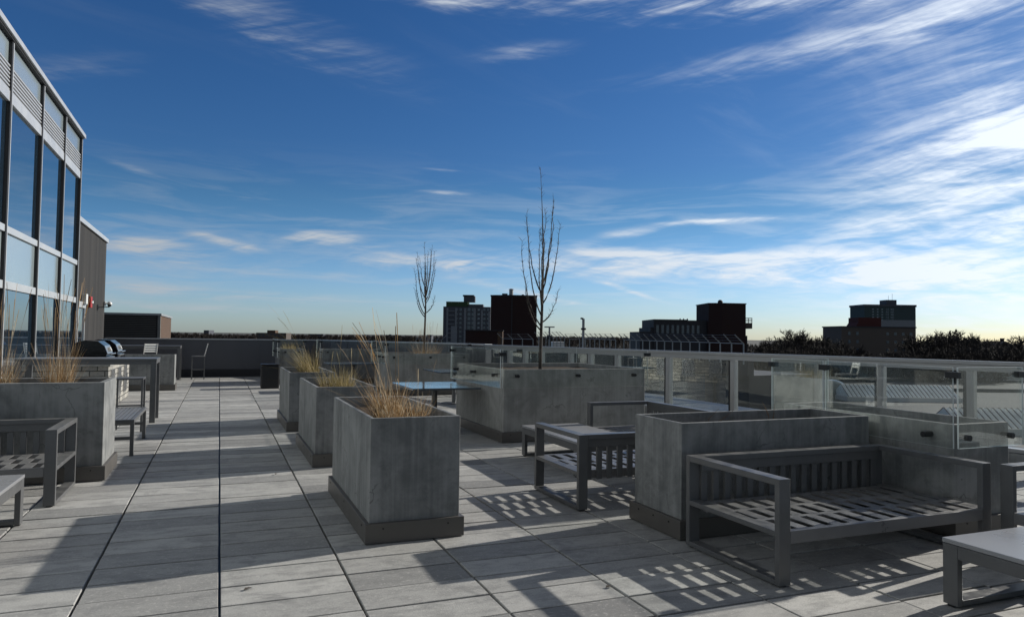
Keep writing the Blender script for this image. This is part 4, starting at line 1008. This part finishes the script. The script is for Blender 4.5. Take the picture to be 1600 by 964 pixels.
MB().bar((-4*s_*R0.x, -4*s_*R0.y, 33*s_), (4*s_*R0.x, 4*s_*R0.y, 33*s_), .3, .3).build('box', 'dark_bldg', t)
t = thing('roof_cabinet', 'bright cream roof cabinet at the foot of the fence corner', 'cabinet', tuple(px(871, 560, 57)), math.radians(-22))
s_ = 57/FPX; MB().box(-9*s_, 9*s_, -1, 1, -3, 25*s_).build('housing', 'white_metal', t, .02); MB().box(-9.5*s_, 9.5*s_, -1.05, 1.05, 25*s_+.01, 26*s_).build('lid', 'white_metal', t)

# mall roof with skylights to the right
rz_m = math.radians(-22)
mr = thing('mall_roof', 'wide flat grey roof of the low building beyond the right guard rail', 'roof', (90, 90, 0))
mb = MB(); mb.v = []
def flat(mb, pts, z0, z1):
    i = len(mb.v); n = len(pts); mb.v += [(p[0]-90, p[1]-90, z0) for p in pts]+[(p[0]-90, p[1]-90, z1) for p in pts]
    mb.f.append(tuple(range(i+n, i+2*n))); mb.mi.append(0)
    for k in range(n): mb.f.append((i+k, i+(k+1) % n, i+n+(k+1) % n, i+n+k)); mb.mi.append(0)
def gl(x, D, side=0): v = px(x, 540, D); return (v.x, v.y)
flat(mb, [gl(1206, 150), gl(2300, 170), (70, -20), (16, -20), gl(1206, 22)], GZ, -5.2); mb.build('roof_deck', 'roof_grey', mr)
mb = MB(); 
for D1, D2 in ((118, 119.2), (96, 96.6), (60, 60.5)): flat(mb, [gl(1206, D2), gl(1900, D2), gl(1900, D1), gl(1206, D1)], -5.195, -4.75)
mb.build('roof_kerb', 'roof_grey', mr)
MB().box(0, 0.01, 0, .01, 0, .01)
def skylight(label, x0, x1, D, z0=-5.19, rows=15, m_='skylight'):
    a, b = px(x0, 600, D), px(x1, 600, D); w_ = math.hypot(b.x-a.x, b.y-a.y); rz = math.atan2(b.y-a.y, b.x-a.x)
    t = thing('skylight', label, 'skylight', (a.x, a.y, z0), rz, 'skylights on the mall roof')
    MB().box(-.2, w_+.2, -.2, 4.2, 0, .5).build('kerb', 'white_metal', t)
    MB().prism([(0, .5), (2, 1.75), (4, .5)], 'x', 0, w_).build('glazing', m_, t)
    rb_ = MB()
    for k in range(rows+1):
        x = w_*k/rows; rb_.bar((x, -.03, .52), (x, 2, 1.80), .06, .03); rb_.bar((x, 4.03, .52), (x, 2, 1.80), .06, .03)
    rb_.build('glazing_bar', 'dark_bldg', t); return t
skylight('long ridge skylight lit by the sun on the roof below, behind the glass screen', 1326, 1500, 79, rows=26)
skylight('short ridge skylight low at the right on the roof below', 1500, 1640, 52, rows=14)
skylight('faint distant ridge skylight far across the roof below', 1500, 1620, 118, rows=10, m_='dusty_glass')
def dome(label, x, y, D, r, h):
    p = px(x, y, D); t = thing('roof_dome', label, 'dome', (p.x, p.y, -5.19), 0, 'smoked domes on the mall roof'); k = MB()
    MB().cyl((0, 0, 0), r*1.08, .5, 28).build('kerb', 'roof_grey', t)
    MB().tube([(0, 0, .5+h*math.sin(a*math.pi/16)) for a in range(9)], [r*math.cos(a*math.pi/16)+.02 for a in range(9)], 28).build('dome_shell', 'dusty_glass', t, smooth=True); return t
dome('large smoked roof dome seen through the left pane of the glass screen', 1240, 600, 80, 2.4, 1.9)
dome('smoked roof dome partly hidden by a guard post right of the first', 1298, 600, 84, 2.0, 1.6)
def roof_unit(label, x, y, D, w_, h, z0=-5.19):
    p = px(x, y, D); t = thing('roof_unit', label, 'roof unit', (p.x, p.y, z0), rz_m, 'air units on lower roofs')
    MB().box(-w_/2, w_/2, -w_/2, w_/2, .25, h).build('housing', 'roof_grey', t, .03); MB().box(-w_/2-.05, w_/2+.05, -w_/2-.05, w_/2+.05, h+.005, h+.08).build('lid', 'white_metal', t)
    MB().box(-w_/2+.1, w_/2-.1, -w_/2+.1, w_/2-.1, 0, .248).build('base', 'dark_bldg', t); return t
roof_unit('square air unit with a bright lid on the roof below, left of the glass screen', 1178, 620, 62, 2.2, 1.5, -6.2)
roof_unit('small grey air unit at the foot of the screen, on the roof below', 1215, 640, 58, 1.6, 1.2)
# second lower roof left of the mall roof, with asphalt yard behind
mb = MB(); flat(mb, [gl(1140, 80), gl(1205.5, 80), gl(1205.5, 36), gl(1165, 34)], GZ, -6.2)
t = thing('lower_roof', 'narrow lower roof strip carrying the bright lidded air unit', 'roof', (90, 90, 0)); mb.build('roof_deck', 'roof_grey', t)
mb = MB(); v = [gl(1100, 140), gl(1240, 140), gl(1300, 420), gl(1080, 420)]; mb.v = [(p[0], p[1], GZ+.02) for p in v]; mb.f = [(0, 1, 2, 3)]; mb.mi = [0]
tag(mb.build('car_park', 'asphalt'), 'asphalt car park between the roofs', kind='structure')
def make_car(m_, label):
    t = thing('parked_car', label, 'car', (0, 0, 0), 0, 'cars in the yard below')
    MB().prism([(-2.2, .3), (2.2, .3), (2.25, .75), (1.2, .92), (-2.1, .95)], 'y', -.88, .88).build('body', m_, t, .05)
    MB().prism([(-1.7, .93), (1.15, .90), (.45, 1.42), (-1.3, 1.42)], 'y', -.78, .78).build('cabin', 'far_glass', t, .05)
    for x in (-1.4, 1.4):
        for y in (-.9, .7): MB().tube([(x, y, .32), (x, y+.2, .32)], .32, 16).build('wheel', 'black', t)
    return t
cA = make_car('car_dark', 'dark car in the yard below, left of its row'); p = px(1180, 600, 230); cA.location = (p.x, p.y, GZ+.03); cA.rotation_euler.z = .3
cB = make_car('car_pale', 'silver car in the yard below, between darker cars'); p = px(1195, 600, 215); cB.location = (p.x, p.y, GZ+.03); cB.rotation_euler.z = .3
p = px(1203, 600, 245); dup(cA, (p.x, p.y, GZ+.03), .35, 'dark car in the yard below, right of its row')

# ---- trees on the horizon
def far_tree(label, seed, H_=9.0, wdt=1.0):
    rr = random.Random(seed); t = thing('bare_tree', label, 'tree', (0, 0, 0), 0, 'bare trees along the right horizon'); tr_ = MB(); cr = MB()
    tr_.tube([(0, 0, 0), (.1, 0, H_*.2), (0, .1, H_*.38)], [.28, .22, .17], 7); tr_.build('trunk', 'far_bark', t)
    def rec(p, d, L, r, lv):
        e = p+d*L; mid = p+d*L*.5+Vector((rr.gauss(0, .05), rr.gauss(0, .05), 0))*L
        cr.tube([p, mid, e], [r, r*.8, r*.62], 4 if lv > 1 else 5, False)
        if lv >= 5: return
        for k in range(3 if lv < 3 else 4):
            q = Vector((rr.gauss(0, .62)*wdt, rr.gauss(0, .62)*wdt, rr.uniform(.05, .75)))
            nd = (d*.9+q).normalized(); rec(p.lerp(e, rr.uniform(.55, 1.0)), nd, L*rr.uniform(.55, .82), max(r*.60, .026), lv+1)
    for k in range(5):
        a = k*1.26+rr.random(); rec(Vector((0, 0, H_*rr.uniform(.22, .38))), Vector((math.cos(a)*.55*wdt, math.sin(a)*.55*wdt, 1)).normalized(), H_*.24, .12, 0)
    co_ = cr.build('crown', 'far_bark', t); t['hh'] = max(v[2] for v in cr.v); return t
ft = [far_tree('wide bare tree left of the tan apartments, tallest on that side', 21, 11, 1.2), far_tree('bare tree', 22, 10, .9), far_tree('bare tree', 23, 9, 1.1)]
hts = [f['hh'] for f in ft]
for f in ft: del f['hh']
rr = random.Random(5)
spots = [(1245, 512, 170, 0), (1215, 530, 150, 1), (1232, 527, 160, 2), (1262, 523, 175, 1), (1278, 522, 180, 2), (1293, 527, 150, 1), (1308, 532, 160, 2), (1200, 537, 140, 2),
         (1290, 538, 120, 0), (1270, 538, 125, 2), (1222, 541, 120, 0), (1448, 521, 160, 1), (1462, 517, 170, 2), (1477, 514, 180, 0), (1496, 522, 165, 1), (1513, 519, 190, 2), (1528, 527, 150, 0),
         (1549, 527, 170, 1), (1592, 522, 160, 0), (1575, 532, 140, 2), (1560, 538, 130, 1), (1505, 538, 125, 0), (1440, 540, 120, 2), (1470, 540, 118, 1), (1538, 542, 118, 2), (1400, 548, 122, 0), (1422, 545, 125, 1), (1380, 550, 128, 2), (1345, 552, 118, 1), (1322, 546, 120, 0)]
order = sorted(range(len(spots)), key=lambda q: spots[q][0])
ORD = 'first second third fourth fifth sixth seventh eighth ninth tenth eleventh twelfth thirteenth fourteenth fifteenth sixteenth seventeenth eighteenth nineteenth twentieth'.split()
ORD += ['twenty ' + q for q in ORD[:9]] + ['thirtieth', 'thirty first']
for i, (x, yt, D, k) in enumerate(spots):
    top = px(x, yt, D); base = -13.5; hh = top.z-base
    src = ft[k]; sc_ = hh/hts[k]
    side = 'left of' if x < 1330 else ('before' if x < 1431 else 'right of')
    lab = 'bare winter tree rising %s the tan apartments' % side
    if i == 0: lab = 'wide bare tree left of the tan apartments, tallest on that side'
    if x == 1477: lab = 'tallest bare tree right of the tan apartments'
    if x == 1592: lab = 'bare tree cut by the right edge of the photo above the rail'
    grp = 'bare trees %s the tan apartments' % side
    lab = ORD[order.index(i)] + ' bare tree from the left along the right horizon, ' + side + ' the tan apartments'
    if i in (0, 1, 2) and not src.get('used'):
        src.location = (top.x, top.y, base); src.rotation_euler.z = rr.uniform(0, 6.28); src.scale = (sc_, sc_, sc_); src['used'] = 1; src['label'] = lab; src['group'] = grp
    else:
        q = dup(src, (top.x, top.y, base), rr.uniform(0, 6.28), lab, grp, (sc_*rr.uniform(.9, 1.15),)*2+(sc_,))
for f in ft:
    if 'used' in f: del f['used']
for o in list(bpy.data.objects):
    if 'used' in o: del o['used']
# conifers
def conifer(label, x, yt, D):
    top = px(x, yt, D); h = top.z+13.5; t = thing('conifer', label, 'tree', (top.x, top.y, -13.5), 0, 'conifers on the right horizon'); rr = random.Random(int(x))
    MB().tube([(0, 0, 0), (0, 0, h)], [.25, .03], 6).build('trunk', 'bark', t); cr = MB()
    for k in range(260):
        u = rr.random()**.8; z = h*(.25+.75*u); r = (1-u)*h*.13+.15; a = rr.uniform(0, 6.28)
        e = Vector((math.cos(a)*r, math.sin(a)*r, z-.25*r)); s_ = Vector((0, 0, z)); n = Vector((-math.sin(a), math.cos(a), 0))*.22
        cr.quad(s_, e-n, e+Vector((0, 0, -.25)), e+n)
    cr.build('crown', 'evergreen', t)
conifer('dark conifer among the bare trees, left of its pair', 1484, 516, 185); conifer('slim dark conifer, right of its pair', 1494, 514, 185); conifer('small dark conifer just left of the tan apartments', 1295, 527, 160)
# dark woods: masses no one could count
def woods(name, label, x0, x1, yt0, yt1, D, n, mat_, seed, zb=GZ):
    rr = random.Random(seed); mb = MB()
    for k in range(n):
        u = rr.random(); x = x0+(x1-x0)*u; yt = yt0+(yt1-yt0)*u + rr.uniform(-2.2, 1.5)*1.0; Dk = D*rr.uniform(.92, 1.12)
        top = px(x, yt, Dk); w_ = Dk/FPX*rr.uniform(3.0, 7.0)
        for q in range(90):
            zz_ = zb+(top.z-zb)*(1-rr.random()**2*.6); f = 1-max(0, (zz_-zb)/(top.z-zb)-.55)*1.7
            a = rr.uniform(0, 6.28); r = w_*f*rr.random(); c0 = Vector((top.x+math.cos(a)*r, top.y+math.sin(a)*r, zz_)); s_ = Dk/FPX*rr.uniform(.6, 1.7)
            v1 = Vector((rr.gauss(0, .5), rr.gauss(0, .5), rr.gauss(0, 1.4))).normalized()*s_*2.4; v2 = Vector((rr.gauss(0, 1), rr.gauss(0, 1), rr.gauss(0, .4))).normalized()*s_*.22
            mb.quad(c0-v1, c0-v2, c0+v1, c0+v2)
    o = mb.build(name, mat_); return tag(o, label, kind='stuff', cat='trees')
woods('far_woods', 'far line of bare woods on the horizon beyond the parapet', 262, 400, 523, 527, 620, 260, 'wood_far', 1)
woods('far_woods', 'thin dark line of far trees across the middle horizon', 395, 700, 525, 529, 800, 520, 'wood_far', 2)
woods('far_woods', 'dark line of far trees right of the brick tower', 835, 1030, 529, 530, 420, 330, 'wood_far', 3)
woods('near_woods', 'dark brush of bare trees filling the right horizon left of the tan apartments', 1165, 1325, 541, 541, 230, 220, 'wood_far', 4)
woods('near_woods', 'dark brush of bare trees filling the right horizon right of the tan apartments', 1425, 1720, 538, 541, 230, 360, 'wood_far', 5)
# houses among the right trees
for x0, x1, yt, yr, lb in ((1500, 1535, 545, 534, 'house with pale wall half hidden by trees at the far right'), (1552, 1590, 543, 533, 'gabled dark house at the far right above the rail')):
    o_, rz, w_, zt = block(x0, x1, yt, 560, 190, 9); t = thing('house', lb, 'house', (o_.x, o_.y, GZ), rz); zt -= GZ; zr = px(x0, yr, 190).z-GZ
    MB().box(0, w_, 0, 8, 0, zt).build('wall', 'tan', t); MB().prism([(-.4, zt+.01), (w_/2, zr), (w_+.4, zt+.01)], 'y', -.3, 8.3).build('roof', 'dark_bldg', t)
    MB().box(w_*.7, w_*.78, 3, 4, zt, zr+.8).build('chimney', 'brown_brick', t)
